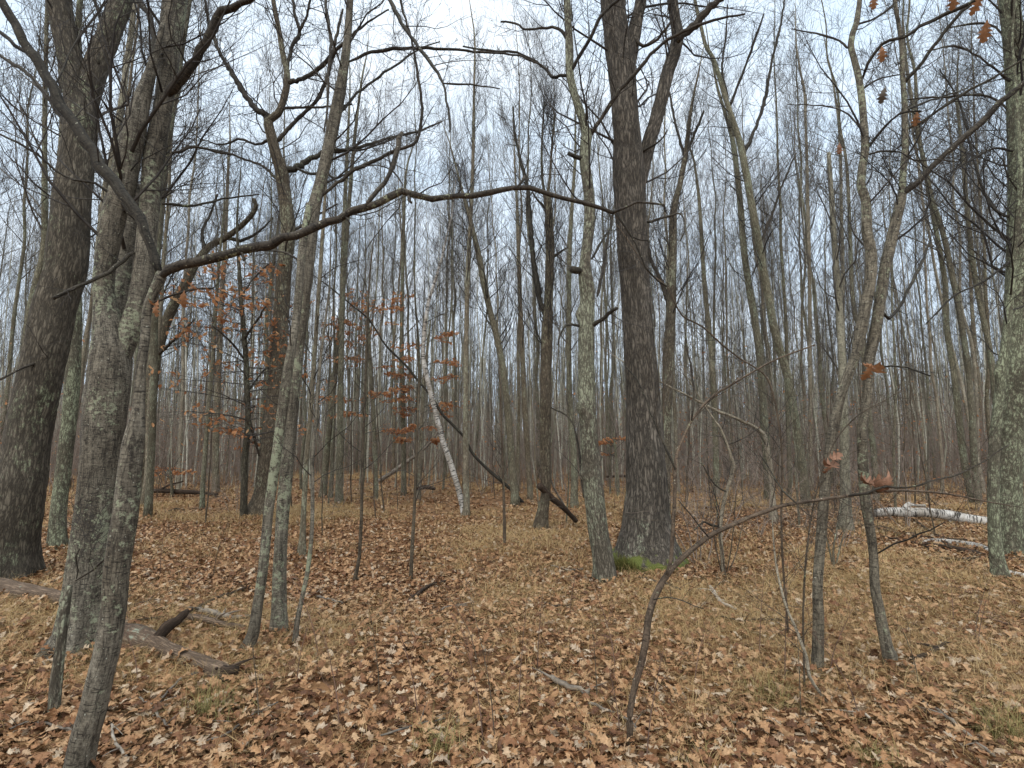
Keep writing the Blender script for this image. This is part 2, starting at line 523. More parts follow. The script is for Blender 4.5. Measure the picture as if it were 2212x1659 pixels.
# ------------------------------------------------------------------ ground
def make_ground():
    r = np.concatenate([[0.0], np.geomspace(0.6, 600, 110)])
    a = np.linspace(0, 2 * math.pi, 181)[:-1]
    X = (r[:, None] * np.sin(a)).ravel(); Y = (r[:, None] * np.cos(a)).ravel()
    Z = ground_z(X, np.clip(Y, -50, 160))
    n = len(a)
    i = np.arange(len(r) - 1)[:, None] * n + np.arange(n)[None]
    j = np.arange(len(r) - 1)[:, None] * n + (np.arange(n)[None] + 1) % n
    F = np.stack([i, i + n, j + n, j], -1).reshape(-1, 4)
    me = mesh_np('ground', np.stack([X, Y, Z], -1), [F])
    o = link('ground', me, M_GROUND)
    tag(o, kind='structure')
    o['label'] = 'forest floor of brown leaves and dry grass'
make_ground()

# ------------------------------------------------------------------ leaf and grass ground cover
def leaf_template(kind):
    if kind == 'lobed':
        st = [(-0.10, 0.012), (0.02, 0.05), (0.12, 0.10), (0.22, 0.22), (0.30, 0.10), (0.42, 0.34), (0.52, 0.12), (0.66, 0.36), (0.76, 0.13), (0.88, 0.20), (1.0, 0.015)]
    elif kind == 'oval':
        st = [(-0.08, 0.01), (0.05, 0.10), (0.25, 0.25), (0.5, 0.29), (0.75, 0.19), (1.0, 0.01)]
    elif kind == 'torn':
        st = [(0.0, 0.03), (0.1, 0.18), (0.2, 0.30), (0.28, 0.16), (0.45, 0.20), (0.6, 0.34), (0.7, 0.13), (0.86, 0.26), (0.93, 0.05)]
    else:
        st = [(0.0, 0.05), (0.3, 0.27), (0.45, 0.17), (0.7, 0.30), (1.0, 0.03)]
    pts, F = [], []
    for x, hw in st:
        sh = 0.05 if kind == 'lobed' else 0
        pts += [(x + sh * (hw > 0.2), -hw, 0), (x, 0, 0), (x + sh * (hw > 0.2), hw, 0)]
    for k in range(len(st) - 1):
        a = 3 * k
        F += [(a, a + 1, a + 4, a + 3), (a + 1, a + 2, a + 5, a + 4)]
    return np.array(pts), np.array(F)

def rot_euler(yaw, pitch, roll):
    cy, sy, cp, sp, cr_, sr = np.cos(yaw), np.sin(yaw), np.cos(pitch), np.sin(pitch), np.cos(roll), np.sin(roll)
    R = np.empty((len(yaw), 3, 3))
    R[:, 0, 0] = cy * cp; R[:, 0, 1] = cy * sp * sr - sy * cr_; R[:, 0, 2] = cy * sp * cr_ + sy * sr
    R[:, 1, 0] = sy * cp; R[:, 1, 1] = sy * sp * sr + cy * cr_; R[:, 1, 2] = sy * sp * cr_ - cy * sr
    R[:, 2, 0] = -sp; R[:, 2, 1] = cp * sr; R[:, 2, 2] = cp * cr_
    return R

def leaf_cloud(kind, pos, size, yaw, pitch, roll, fold, curl):
    T, F = leaf_template(kind)
    M = len(pos)
    P = np.repeat(T[None], M, 0)
    P[:, :, 2] = fold[:, None] * np.abs(P[:, :, 1]) + curl[:, None] * (P[:, :, 0] - 0.5) ** 2 - (curl[:, None] * 0.25)
    P[:, :, 2] += (rng.random(P.shape[:2]) - 0.5) * 0.10
    P[:, :, 0] -= 0.5
    P *= size[:, None, None]
    P = np.einsum('mij,mkj->mki', rot_euler(yaw, pitch, roll), P) + pos[:, None, :]
    idx = F[None] + (np.arange(M) * len(T))[:, None, None]
    return P.reshape(-1, 3), idx.reshape(-1, 4)

def wedge(n, y0, y1, power=2.0):
    """points spread evenly over the ground the camera sees between two distances, and a margin beside it"""
    u = rng.random(n)
    y = (y0 ** power + u * (y1 ** power - y0 ** power)) ** (1 / power)
    x = (rng.random(n) * 2 - 1) * (y * 1.08 + 1.2)
    return x, y

def grassiness(x, y):
    p = np.stack([x * 0.42, y * 0.42, x * 0], -1)
    g = vnoise(p) * 0.65 + vnoise(p * 2.7 + 5) * 0.35
    dist = np.clip((y - 4) / 8, 0, 1) * 0.10
    right = np.clip((x - 1.2) / 2, 0, 1) * np.clip((6 - y) / 3, 0, 1) * 0.06
    return g + dist + right

def leaf_litter():
    specs = [('lobed', 3200, 1.5, 3.6, 0.080), ('torn', 3200, 1.5, 3.6, 0.070), ('lobed', 19000, 1.6, 7.2, 0.080), ('torn', 16000, 1.6, 7.2, 0.070), ('oval', 12000, 1.6, 7.2, 0.052), ('simple', 48000, 6.6, 12.5, 0.072), ('simple', 46000, 12.0, 28.0, 0.088)]
    VV, FF, off = [], [], 0
    for kind, n, y0, y1, sz in specs:
        x, y = wedge(n, y0, y1)
        keep = rng.random(n) > np.clip((grassiness(x, y) - 0.54) * 3.5, 0, 0.42)
        x, y = x[keep], y[keep]
        n = len(x)
        lift = rng.random(n) ** 1.6 * 0.050 + 0.008
        z = ground_z(x, y) + lift
        size = sz * (0.45 + 0.6 * rng.random(n) + 0.5 * rng.random(n) ** 3)
        til = 0.36 if kind != 'simple' else 0.52
        v, f = leaf_cloud(kind, np.stack([x, y, z], -1), size, rng.random(n) * 6.283, rng.normal(0, til, n), rng.normal(0, til, n), rng.normal(0.12, 0.38, n), rng.normal(0.0, 0.55, n))
        VV.append(v); FF.append(f + off); off += len(v)
    me = mesh_np('leaf_litter', np.concatenate(VV), FF, smooth=False)
    o = link('leaf_litter', me, M_LEAF)
    tag(o, 'brown fallen leaves covering the forest floor', 'fallen leaves', kind='stuff')
leaf_litter()

def blades(x, y, h, lean, wdt, segs=3):
    n = len(x)
    z = ground_z(x, y) - 0.005
    a = rng.random(n) * 6.283
    d = np.stack([np.cos(a), np.sin(a), 0 * a], -1)
    side = np.stack([-np.sin(a), np.cos(a), 0 * a], -1)
    base = np.stack([x, y, z], -1)
    ts = np.linspace(0, 1, segs + 1)
    V = np.empty((n, segs + 1, 2, 3))
    for k, t in enumerate(ts):
        c = base + d * (lean * h * t ** 1.8)[:, None]
        c[:, 2] += h * (t - 0.42 * np.minimum(lean, 1.4) * t * t)
        ww = wdt * (1 - 0.85 * t)
        V[:, k, 0] = c - side * ww[:, None] * 0.5
        V[:, k, 1] = c + side * ww[:, None] * 0.5
    i = np.arange(n)[:, None] * (segs + 1) * 2 + np.arange(segs)[None] * 2
    F = np.stack([i, i + 1, i + 3, i + 2], -1).reshape(-1, 4)
    return V.reshape(-1, 3), F

def grass():
    # dry straw-coloured thatch
    VV, FF, off = [], [], 0
    for nt_, per, y0, y1, hh, ww in ((2600, 20, 1.9, 6.5, 0.13, 0.0030), (5200, 12, 6, 14, 0.16, 0.0055), (6000, 8, 13, 30, 0.20, 0.012)):
        x, y = wedge(nt_ * 3, y0, y1)
        k = grassiness(x, y) + rng.normal(0, 0.12, len(x)) > 0.55
        x, y = x[k][:nt_], y[k][:nt_]
        X = np.repeat(x, per) + rng.normal(0, 0.06, len(x) * per)
        Yy = np.repeat(y, per) + rng.normal(0, 0.06, len(x) * per)
        n = len(X)
        v, f = blades(X, Yy, hh * (0.5 + rng.random(n)), rng.random(n) * 2.0 + 0.4, ww * (0.7 + 0.6 * rng.random(n)))
        VV.append(v); FF.append(f + off); off += len(v)
    o = link('dry_grass', mesh_np('dry_grass', np.concatenate(VV), FF), M_GRASS)
    tag(o, 'thin straw coloured dry grass between the leaves', 'dry grass', kind='stuff')
    VV, FF, off = [], [], 0
    spots = [(445, 1545, 0.20, 120), (955, 1620, 0.16, 120), (1665, 1520, 0.20, 90), (2180, 1600, 0.20, 220), (1900, 1652, 0.10, 120), (520, 1560, 0.15, 40), (800, 1380, 0.10, 20), (2140, 1545, 0.12, 40), (1510, 1640, 0.12, 30)]
    for U, Vv, h, nb in spots:
        p, _ = px(U, Vv, hit_Y(U, Vv))
        X = p[0] + rng.normal(0, 0.06, nb); Yy = p[1] + rng.normal(0, 0.06, nb)
        v, f = blades(X, Yy, h * (0.5 + rng.random(nb)), rng.random(nb) * 1.4 + 0.1, 0.004 * (0.7 + 0.6 * rng.random(nb)))
        VV.append(v); FF.append(f + off); off += len(v)
    o = link('green_grass', mesh_np('green_grass', np.concatenate(VV), FF), M_GREEN)
    tag(o, 'few green grass tufts growing among the fallen leaves', 'grass', kind='stuff')
grass()

# ------------------------------------------------------------------ branching
def unit(v):
    return v / (np.linalg.norm(v) + 1e-12)

def grow(T, p, d, length, r, level, up=0.10, wob=0.22, kids=6, rmin=0.0016, leafpts=None, ang=(35, 65), flat=0.0):
    """one branch and, down to level 0, its own side twigs"""
    nseg = 6 if level >= 2 else (5 if level == 1 else 4)
    step = length / nseg
    pts = [np.array(p)]
    d = unit(np.array(d))
    for k in range(nseg):
        d = unit(d + rng.normal(0, wob, 3) * np.array([1, 1, 1 - flat]) + np.array([0, 0, up]))
        pts.append(pts[-1] + d * step)
    pts = np.array(pts)
    t = np.linspace(0, 1, nseg + 1)
    rad = np.maximum(r * (1 - 0.82 * t), rmin)
    T.add(pts, rad)
    if level <= 0:
        if leafpts is not None:
            for k in range(1, nseg + 1): leafpts.append(pts[k])
        return
    nk = max(2, int(kids * (0.7 + 0.6 * rng.random())))
    for k in range(nk):
        tt = 0.18 + 0.8 * (k + rng.random() * 0.8) / nk
        tt = min(tt, 0.98)
        f = tt * nseg
        i = min(int(f), nseg - 1)
        q = pts[i] + (pts[i + 1] - pts[i]) * (f - i)
        dd = unit(pts[i + 1] - pts[i])
        ax = unit(np.cross(dd, rng.normal(0, 1, 3)))
        a = math.radians(rng.uniform(*ang))
        nd = dd * math.cos(a) + ax * math.sin(a)
        nd[2] *= 1 - flat
        nd = unit(nd)
        ln = length * (0.62 - 0.35 * tt) * (0.6 + 0.8 * rng.random())
        grow(T, q, nd, ln, max(r * (1 - 0.75 * tt) * 0.55, rmin), level - 1, up, wob, kids, rmin, leafpts, ang, flat)

def sprout(T, line, n, lo, hi, length, level, rfac=0.35, ang=(35, 70), up=0.12, kids=6, rmin=0.0016, wob=0.2, leafpts=None, flat=0.0):
    """n side branches along a traced line (rows of x, y, z, radius)"""
    m = len(line)
    for k in range(n):
        t = lo + (hi - lo) * (k + rng.random()) / n
        f = t * (m - 1)
        i = min(int(f), m - 2)
        q = line[i] + (line[i + 1] - line[i]) * (f - i)
        d = unit(line[i + 1, :3] - line[i, :3])
        ax = unit(np.cross(d, rng.normal(0, 1, 3)))
        a = math.radians(rng.uniform(*ang))
        nd = d * math.cos(a) + ax * math.sin(a)
        if flat: nd[2] *= (1 - flat)
        ln = length * (1.15 - 0.55 * (t - lo) / (hi - lo + 1e-6)) * (0.55 + 0.8 * rng.random())
        grow(T, q[:3], nd, ln, max(min(q[3] * rfac, 0.0085 * ln + 0.0015), rmin), level, up, wob, kids, rmin, leafpts, ang, flat)

def slim(q):
    """a round limb seen off the axis looks wider than it is: the factor back to its real width, point by point"""
    outp = []
    for k in range(len(q)):
        a, c = q[max(0, k - 1)], q[min(len(q) - 1, k + 1)]
        tx, ty = c[0] - a[0], c[1] - a[1]
        l = math.hypot(tx, ty) + 1e-9
        t = ((q[k][0] - CX) * -ty + (q[k][1] - CY) * tx) / l / FPX
        outp.append(1 / math.sqrt(1 + t * t))
    return outp

def traced(trace, Y0, dY=0.0, step=0.12):
    """traced pixels -> smooth rows of x, y, z, radius at distance Y0 drifting by dY"""
    q = parse(trace)
    rows = []
    L_ = [0.0]
    for a, c in zip(q[:-1], q[1:]): L_.append(L_[-1] + math.hypot(c[0] - a[0], c[1] - a[1]))
    for (U, V, wd), l, k in zip(q, L_, slim(q)):
        Y = Y0 + dY * l / L_[-1]
        p, m = px(U, V, Y)
        rows.append([*p, wd * 0.5 * m * k])
    return catmull(rows, step)

def trunk_shape(flare, rough=0.05, ridge=0.0, ridge_sc=(26, 26, 4.5), lob=5, knots=()):
    ph = rng.random(3) * 6.28
    def f(rr, th, s, bark, X):
        r = rr * (1 + rough * (2 * vnoise(bark * np.array([6.0, 6.0, 2.4])) - 1) * 1.6)
        fl = np.exp(-s / 0.22)[:, :, None]
        r = r * (1 + flare * fl * (0.55 + 0.45 * np.cos(lob * th + ph[0]) + 0.25 * np.cos((lob - 2) * th + ph[1])))
        for (h, t0, amp, wid) in knots:
            dth = np.angle(np.exp(1j * (th - t0)))
            r = r + amp * np.exp(-((s[:, :, None] - h) / wid) ** 2) * np.exp(-(dth / 0.8) ** 2)
        if ridge > 0:
            nn = vnoise(bark * np.array(ridge_sc)) * 0.7 + vnoise(bark * np.array(ridge_sc) * 2.1 + 7) * 0.3
            r = r + ridge * (1 - 2 * np.abs(2 * nn - 1))
        return r
    return f

def extend(line, length, taper=0.25, up=0.4):
    """carry a traced trunk on above the frame"""
    d = unit(line[-1, :3] - line[-4 if len(line) > 4 else 0, :3])
    rows = [line]
    p = line[-1].copy()
    n = max(3, int(length / 0.5))
    r0 = p[3]
    for k in range(n):
        d = unit(d + rng.normal(0, 0.06, 3) + np.array([0, 0, up * 0.1]))
        p = p.copy(); p[:3] += d * (length / n); p[3] = r0 * (1 - (1 - taper) * (k + 1) / n)
        rows.append(p[None])
    return np.vstack(rows)

def tree(name, label, cat, mat, trunk, limbs=(), Y=None, lmat=None, flare=0.5, sides=16, step=0.10, rough=0.05, ridge=0.0,
         ext=3.0, crown=(10, 0.45, 0.98, 1.5, 2), twigmat=None, group=None, dY=0.0, knots=(), limb_twigs=2.0, limb_len=0.7, sink=0.10, stems=(), parts=None, up=0.12, leafspec=None, kids=7, rmin=0.0014, ang=(35, 70), ridge_sc=(26, 26, 4.5), stem_mat=None):
    """a traced tree: trunk, further stems, limbs and its twigs"""
    q = parse(trunk)
    if Y is None: Y = hit_Y(q[0][0], q[0][1])
    line = traced(trunk, Y, dY, step)
    # root it in the ground
    b = line[0].copy()
    g = gz(b[0], b[1])
    if line[0, 2] > g - sink + 0.01:
        foot = line[0].copy(); foot[2] = g - sink
        line = np.vstack([foot, line])
    if ext > 0: line = extend(line, ext)
    elif q[-1][2] <= 7: line = extend(line, min(2.2, 90 * line[-1, 3]), 0.12)
    origin = np.array([line[0, 0], line[0, 1], g])
    FEET.append((b[0], b[1], line[min(3, len(line) - 1), 3]))
    root = thing(name, label, cat, origin, group)
    def loc(a):
        a = a.copy(); a[:, :3] -= origin; return a
    T = Tubes(sides); l = loc(line); T.add(l[:, :3], l[:, 3])
    T.build('trunk', mat, root, trunk_shape(flare * 2.0, rough, ridge, ridge_sc, knots=knots), cap=True)
    tw = Tubes(3)
    leafpts = [] if leafspec else None
    n, lo, hi, ln, lev = crown
    if n: sprout(tw, line, n, lo, hi, ln, lev, up=up, leafpts=leafpts, kids=kids, rmin=rmin, ang=ang, flat=0.8 if leafspec else 0.0)
    for st_ in stems:
        tr, sy, sdy, sext = st_
        ls = traced(tr, sy if sy else Y, sdy, step)
        if sext > 0: ls = extend(ls, sext)
        T = Tubes(max(8, sides - 4)); l = loc(ls); T.add(l[:, :3], l[:, 3])
        T.build('stem', stem_mat or mat, root, trunk_shape(0, rough, ridge, ridge_sc), cap=True, along=4.0)
        if n: sprout(tw, ls, max(3, n // 2), 0.45, 0.98, ln, lev, up=up, leafpts=leafpts, kids=kids, rmin=rmin, ang=ang)
    for lb in limbs:
        tr, ldy = lb[0], lb[1]
        ly = lb[2] if len(lb) > 2 and lb[2] else Y
        ll = traced(tr, ly, ldy, 0.10)
        ll[1:-1, :3] += rng.normal(0, 1, (len(ll) - 2, 3)) * (0.002 + 0.15 * ll[1:-1, 3:4])
        sl = np.concatenate([[0], np.cumsum(np.linalg.norm(np.diff(ll[:, :3], axis=0), axis=1))])
        ll[0, 3] *= 0.55
        ll[:, 3] *= (1 + 0.18 * np.exp(-sl / (2.2 * ll[0, 3]))) * (1 + 0.05 * rng.normal(0, 1, len(ll)))
        T = Tubes(8); l = loc(ll); T.add(l[:, :3], l[:, 3])
        T.build('limb', lmat or M_LIMB, root, trunk_shape(0, 0.12), cap=True)
        if limb_twigs:
            Lm = np.linalg.norm(np.diff(ll[:, :3], axis=0), axis=1).sum()
            nn = max(2, int(Lm * limb_twigs * 1.4))
            sprout(tw, ll, nn, 0.15, 1.0, limb_len, 2 if limb_len >= 0.6 else 1, up=0.08, leafpts=leafpts, kids=5, rmin=rmin, flat=0.8 if leafspec else 0.0)
    if tw.count:
        Vv, F, A = tw.arrays()
        Vv = Vv - origin
        cw = link('crown', mesh_np('crown', Vv, F, A), twigmat or M_TWIG, root)
    if leafspec:
        frac, size, lm = leafspec
        lp = np.array(leafpts)
        lp = lp[rng.random(len(lp)) < frac]
        m_ = len(lp)
        v, f = leaf_cloud('oval', lp + rng.normal(0, 0.03, (m_, 3)) - origin, size * (0.6 + 0.8 * rng.random(m_)), rng.random(m_) * 6.28, rng.normal(0.5, 0.45, m_), rng.normal(0, 0.6, m_), rng.normal(0.3, 0.3, m_), rng.normal(0, 0.6, m_))
        link('foliage', mesh_np('foliage', v, [f], smooth=False), lm, root)
    return root, origin

def hang_leaf(root, origin, U, V, Y, size, yaw=0.0, pitch=1.2, roll=0.0, mat=None, fold=0.25, curl=0.6, kind='lobed', name='leaf'):
    p, _ = px(U, V, Y)
    one = np.ones(1)
    v, f = leaf_cloud(kind, (p - origin)[None], one * size, one * yaw, one * pitch, one * roll, one * fold, one * curl)
    v2 = v.copy()
    o = link(name, mesh_np(name, v2, [f], smooth=True), mat or M_HANG, root)
    return o

# ------------------------------------------------------------------ traced trees
FT = 'traced standing trees'

# far-left furrowed oak that forks near the top of the picture
tree('bare_tree', 'thick deeply furrowed grey trunk at the far left, forking high up', 'tree', M_OAKG,
     '8,1250,150 22,1185,122 35,1111,116 62,950,104 96,780,97 123,650,96 146,556,95 154,435,87 166,335,78 174,262,76 168,210,62 152,130,52 138,60,52 128,0,54 120,-120,48 112,-250,42', flare=0.22, sides=56, step=0.05, ridge=0.011, ext=5,
     stems=[('172,275,62 187,210,60 212,130,57 240,60,54 262,0,50 285,-120,44 305,-260,36', None, 0.3, 4)],
     limbs=[('176,330,20 120,232,12 60,160,8 0,120,6', 0.8), ('212,140,16 222,70,12 205,0,9 190,-60,7', 0.2), ('110,770,9 60,790,6 0,820,5', -0.6)],
     crown=(14, 0.5, 0.98, 2.2, 2))

# slim trunk with a green lichen side, between the oak and the forked cherry
tree('bare_tree', 'slim trunk with pale green lichen down its left side, between two thick trunks at left', 'tree', M_OAKL,
     '124,1186,42 127,1103,38 139,1000,36 150,900,36 158,800,36 162,700,33 160,600,30 160,480,27 164,380,24 172,250,20', flare=0.3, sides=24, crown=(11, 0.6, 0.98, 1.4, 2), ext=4)

# the big banded multi-stem trunk
r_ch, o_ch = tree('bare_tree', 'big smooth banded trunk at left splitting into several stems', 'tree', M_BAND,
     '168,1402,125 176,1370,108 182,1300,98 192,1200,92 205,1103,90 218,1000,92 228,890,100 236,824,100 240,757,92 236,720,74 228,660,52 224,600,48 236,520,54 250,450,58 262,420,60 272,360,60 280,320,59 293,268,52 305,220,42 318,180,32 330,140,24 342,95,16 352,50,10', flare=0.32, sides=36, step=0.06, rough=0.035, ridge=0.003, ridge_sc=(7, 7, 40), ext=0,
     stems=[('244,850,36 252,800,50 265,755,54 286,700,52 302,640,48 313,556,47 320,480,46 326,420,47 333,335,48 345,270,45 354,220,44 362,160,46 369,70,52 377,0,54 386,-120,48 395,-250,40', None, 0.25, 5),
            ('250,740,62 260,650,58 272,560,50 283,470,40 292,400,32', 4.5, 0.3, 0)],
     limbs=[('360,205,28 384,180,29 402,160,28 435,110,25 462,60,24 480,24,22 522,7,18 560,-10,16 620,-60,12', -0.3),
            ('330,130,18 333,85,14 326,45,13 308,15,12 292,-15,11', 0.2),
            ('290,545,12 262,562,11 234,586,11 187,612,10 114,645,9', -0.35),
            ('300,480,10 240,420,7 206,396,6 139,380,5 60,320,5 0,290,4', -0.3),
            ('372,330,10 420,318,7 470,330,6 505,335,4', 0.4),
            ('350,440,8 420,445,6 480,430,5 560,420,3', 0.5),
            ('213,1248,3 226,1228,2.5 234,1211,2.5', -0.15, 3.9), ('165,1250,4 168,1232,3.5 163,1202,3.5 172,1186,3', -0.1, 3.9), ('163,1255,4 200,1232,4 226,1208,3.5 235,1198,3', -0.1, 3.9)],
     crown=(12, 0.6, 0.98, 1.6, 2), limb_twigs=1.6, limb_len=0.6)

# near leaning stem with the long arching branch
r_nr, o_nr = tree('bare_tree', 'nearest leaning stem at left, its long branch arching right across the picture', 'tree', M_BAND,
     '160,1700,64 166,1680,62 172,1640,61 182,1590,60 198,1539,59 216,1465,57 235,1388,55 246,1310,55 252,1237,56 262,1170,56 272,1103,55 281,1010,52 288,955,48 293,925,40 296,905,33 299,885,28 302,850,25 304,800,24 312,743,22 317,673,21 328,640,23 340,615,25 347,598,26 350,588,22', flare=0.2, sides=24, step=0.05, rough=0.05, ridge=0.002, ext=0, lmat=M_LIMB, stem_mat=M_LIMB,
     knots=[(1.50, 2.2, 0.018, 0.05)],
     limbs=[('349,600,23 342,570,24 335,550,23 315,502,24 301,465,25 278,435,24 248,395,24 214,355,24 188,308,23 161,265,23 134,228,23 114,188,22 87,144,22 60,107,21 40,70,20 20,30,19 3,0,18 -20,-50,15 -60,-130,10', -0.15),
            ('348,598,22 365,583,24 395,574,23 470,553,22 553,533,21 637,508,20 704,480,19 787,449,19 840,428,18 871,419,18 893,416,18 915,425,16 960,426,15 1022,423,15 1080,412,14 1106,406,13 1140,407,12 1190,419,11 1257,437,10 1324,457,9 1345,452,6 1374,437,6 1434,444,5 1438,458,4', 0.25, 2.70),
            ('790,447,13 800,430,11 818,409,11 841,378,11 855,335,11 865,301,11 869,286,9', 0.05, 2.79),
            ('1324,457,5 1345,482,4 1365,512,3.5 1400,520,3', 0.1, 2.95), ('1330,455,5 1350,490,5 1372,525,5 1386,560,5 1407,593,5 1441,619,4', 0.1, 2.96),
            ('1118,404,7 1128,392,6 1133,380,5', 0.03, 2.86), ('75,125,10 35,98,9 0,70,7 -40,40,5', 0.1),
            ('520,540,9 524,553,7 527,562,5', -0.05, 2.75), ('655,502,8 660,490,6 664,480,4', 0.0, 2.78), ('882,423,9 886,432,7 889,438,5', -0.03, 2.8), ('985,425,6 992,414,4 1000,405,3', 0.0, 2.84), ('745,466,7 752,476,5 756,484,4', -0.04, 2.79),
            ('115,190,6 135,150,5 160,100,4 180,50,4 205,20,3', 0.3), ('870,418,4 868,396,4 850,372,4 815,355,3 778,360,2', 0.2, 2.8),
            ('325,655,7 370,638,6 410,627,5 460,623,5', 0.1, 2.72), ('870,420,3 860,450,3 830,485,2.5 790,540,2', 0.3, 2.8)],
     crown=(0, 0, 0, 0, 0), limb_twigs=1.2, limb_len=0.35)
for U, V, s, yw, pt in [(432, 622, 0.115, 0.35, 0.35), (398, 648, 0.085, 1.9, 1.2), (340, 668, 0.085, 1.4, 1.5), (455, 632, 0.07, 1.2, 0.6), (332, 655, 0.06, 1.2, 0.4)]:
    hang_leaf(r_nr, o_nr, U, V, 2.72, s, yw, pt, 0.2, M_HANG)

# forked oak left of centre
tree('bare_tree', 'furrowed oak-like trunk left of centre, forking twice under the sky', 'tree', M_MID,
     '558,1116,58 566,1085,46 573,1050,42 580,975,39 590,900,37 600,800,36 604,740,36 608,680,34 613,600,33 618,540,32 622,502,31 619,450,28 612,402,28 608,370,27 597,335,23 588,301,22 580,268,20 584,258,18 600,246,17 609,228,16 614,210,16 619,188,15 620,165,13 619,150,12 611,117,11 603,67,10 593,17,9 585,-40,7', flare=0.25, sides=28, step=0.12, ridge=0.008, ext=3,
     limbs=[('582,280,15 574,250,15 564,241,15 553,235,14 530,205,12 505,165,11 480,125,9 462,80,8 450,40,7 440,-20,6', 0.6),
            ('612,366,17 637,364,16 655,352,15 670,344,14 704,328,12 740,325,10 787,315,8 854,295,6 908,282,5 955,262,4', 0.8),
            ('618,178,14 635,175,12 653,171,12 687,151,11 710,127,10 735,100,8 767,70,7 800,45,5 840,20,4', -0.5),
            ('598,306,10 625,275,9 653,248,9 687,214,9 704,174,9 714,140,8 722,100,7 730,67,7 740,20,6', 0.4),
            ('620,150,9 630,105,9 640,85,9 647,67,8 637,33,7 632,0,6', 0.3), ('646,70,8 660,40,7 668,10,6 672,-20,5', -0.3),
            ('612,235,8 640,232,6 680,232,6 720,231,5 760,225,4', -0.4), ('640,362,7 665,375,6 700,372,6 727,385,5 770,362,5 821,342,5 870,322,4', 0.5),
            ('605,395,7 570,360,6 530,345,5 490,330,4 440,320,3', 0.9), ('622,500,8 650,488,7 690,462,5 730,440,3', 0.5),
            ('586,300,9 552,312,6 520,300,5 480,312,4 430,300,3', 0.6)],
     crown=(23, 0.4, 0.98, 2.0, 2), limb_twigs=3.4, limb_len=1.2)

# pair of slim leaning stems in front of it
tree('bare_tree', 'slim banded stem with a blackened foot, left one of a leaning pair', 'tree', M_BANDL,
     '520,1428,30 532,1402,27 546,1370,24 556,1310,22 567,1237,22 574,1170,22 580,1103,22 589,1040,23 600,960,23 612,870,23 622,800,22 632,740,19 640,690,18 646,620,17 651,556,17 657,510,18 664,470,18 668,440,14', flare=0.2, sides=16, ext=0, crown=(4, 0.5, 0.95, 0.6, 1), Y=4.35)
tree('bare_tree', 'slim lichen-patched stem, right one of a leaning pair, rising to the top edge', 'tree', M_BANDL,
     '602,1353,37 603,1320,34 604,1237,31 607,1170,29 611,1103,29 618,1030,29 626,950,27 634,860,26 641,790,25 650,720,23 658,650,23 666,590,22 671,535,25 673,479,33 680,440,29 690,402,27 703,350,27 714,301,27 724,250,27 734,201,26 742,150,21 749,100,18 753,50,16 756,0,15 762,-70,13 770,-160,10', flare=0.15, sides=18, ext=2, Y=4.75,
     limbs=[('731,243,8 750,225,7 771,201,7 808,174,6 854,141,5 900,110,4 950,90,3', 0.6), ('752,134,8 770,124,8 787,117,8 831,107,8 888,104,8 955,105,7 1022,112,6 1106,117,5 1170,140,4', 0.3),
            ('694,425,8 712,408,8 727,395,8 767,368,8 821,342,8 854,325,8 890,312,7 905,290,6 911,234,6 901,151,6 893,100,5 885,67,5 871,27,5 860,-20,4', 0.1),
            ('762,-70,8 800,-50,8 841,0,9 861,37,9 888,77,8 921,124,8 945,158,7 957,180,6 968,234,5 972,285,3', -0.7),
            ('768,-120,8 730,-70,8 704,0,7 712,60,7 715,105,7 710,151,6 707,234,5 700,285,4', -0.5), ('957,180,5 990,181,5 1040,186,4 1080,192,3', 0.1, 4.1),
            ('722,322,8 760,326,6 800,318,5 850,300,4', 0.4), ('668,590,6 640,560,5 610,545,4 560,540,3', 0.4)],
     crown=(13, 0.55, 0.98, 1.1, 2), limb_twigs=2.6, limb_len=0.6)

# curved leaning tree behind the banded clump
tree('bare_tree', 'curved dark leaning tree behind the banded clump, its top bending right', 'tree', M_MID,
     '308,1090,30 314,1000,28 320,890,27 328,840,26 335,773,26 345,740,25 355,706,25 370,670,24 385,640,23 402,610,22 415,582,21 432,556,18 455,530,16 490,512,14 530,480,12 552,450,11 548,430,9', flare=0.3, ext=0,
     limbs=[('425,565,11 440,540,10 437,500,8 455,460,6 470,420,5', 0.5), ('335,773,7 380,730,6 420,690,4', -0.5), ('490,512,8 520,520,7 560,500,5 590,470,4', 0.4), ('350,715,6 340,670,5 360,620,4 390,560,3', 0.6)],
     crown=(23, 0.4, 0.98, 1.5, 2), limb_twigs=4, limb_len=0.9)

tree('bare_tree', 'pale slender trunk rising behind the banded stems at upper left', 'tree', M_PALE,
     '205,1120,28 208,900,26 210,700,24 214,560,22 220,490,21 232,400,20 245,330,19 262,230,17 275,130,15 285,60,14 290,0,13 297,-80,11', flare=0.2, ext=4, crown=(23, 0.4, 0.98, 1.4, 2), Y=9.5)
tree('bare_tree', 'slender grey trunk just right of the banded stems', 'tree', M_FAR,
     '322,1075,18 330,900,17 336,620,16 345,470,15 352,380,14 365,300,13 380,200,12 395,100,11 410,0,10 420,-80,8', flare=0.2, ext=3, crown=(23, 0.45, 0.98, 1.6, 2), Y=11.5)

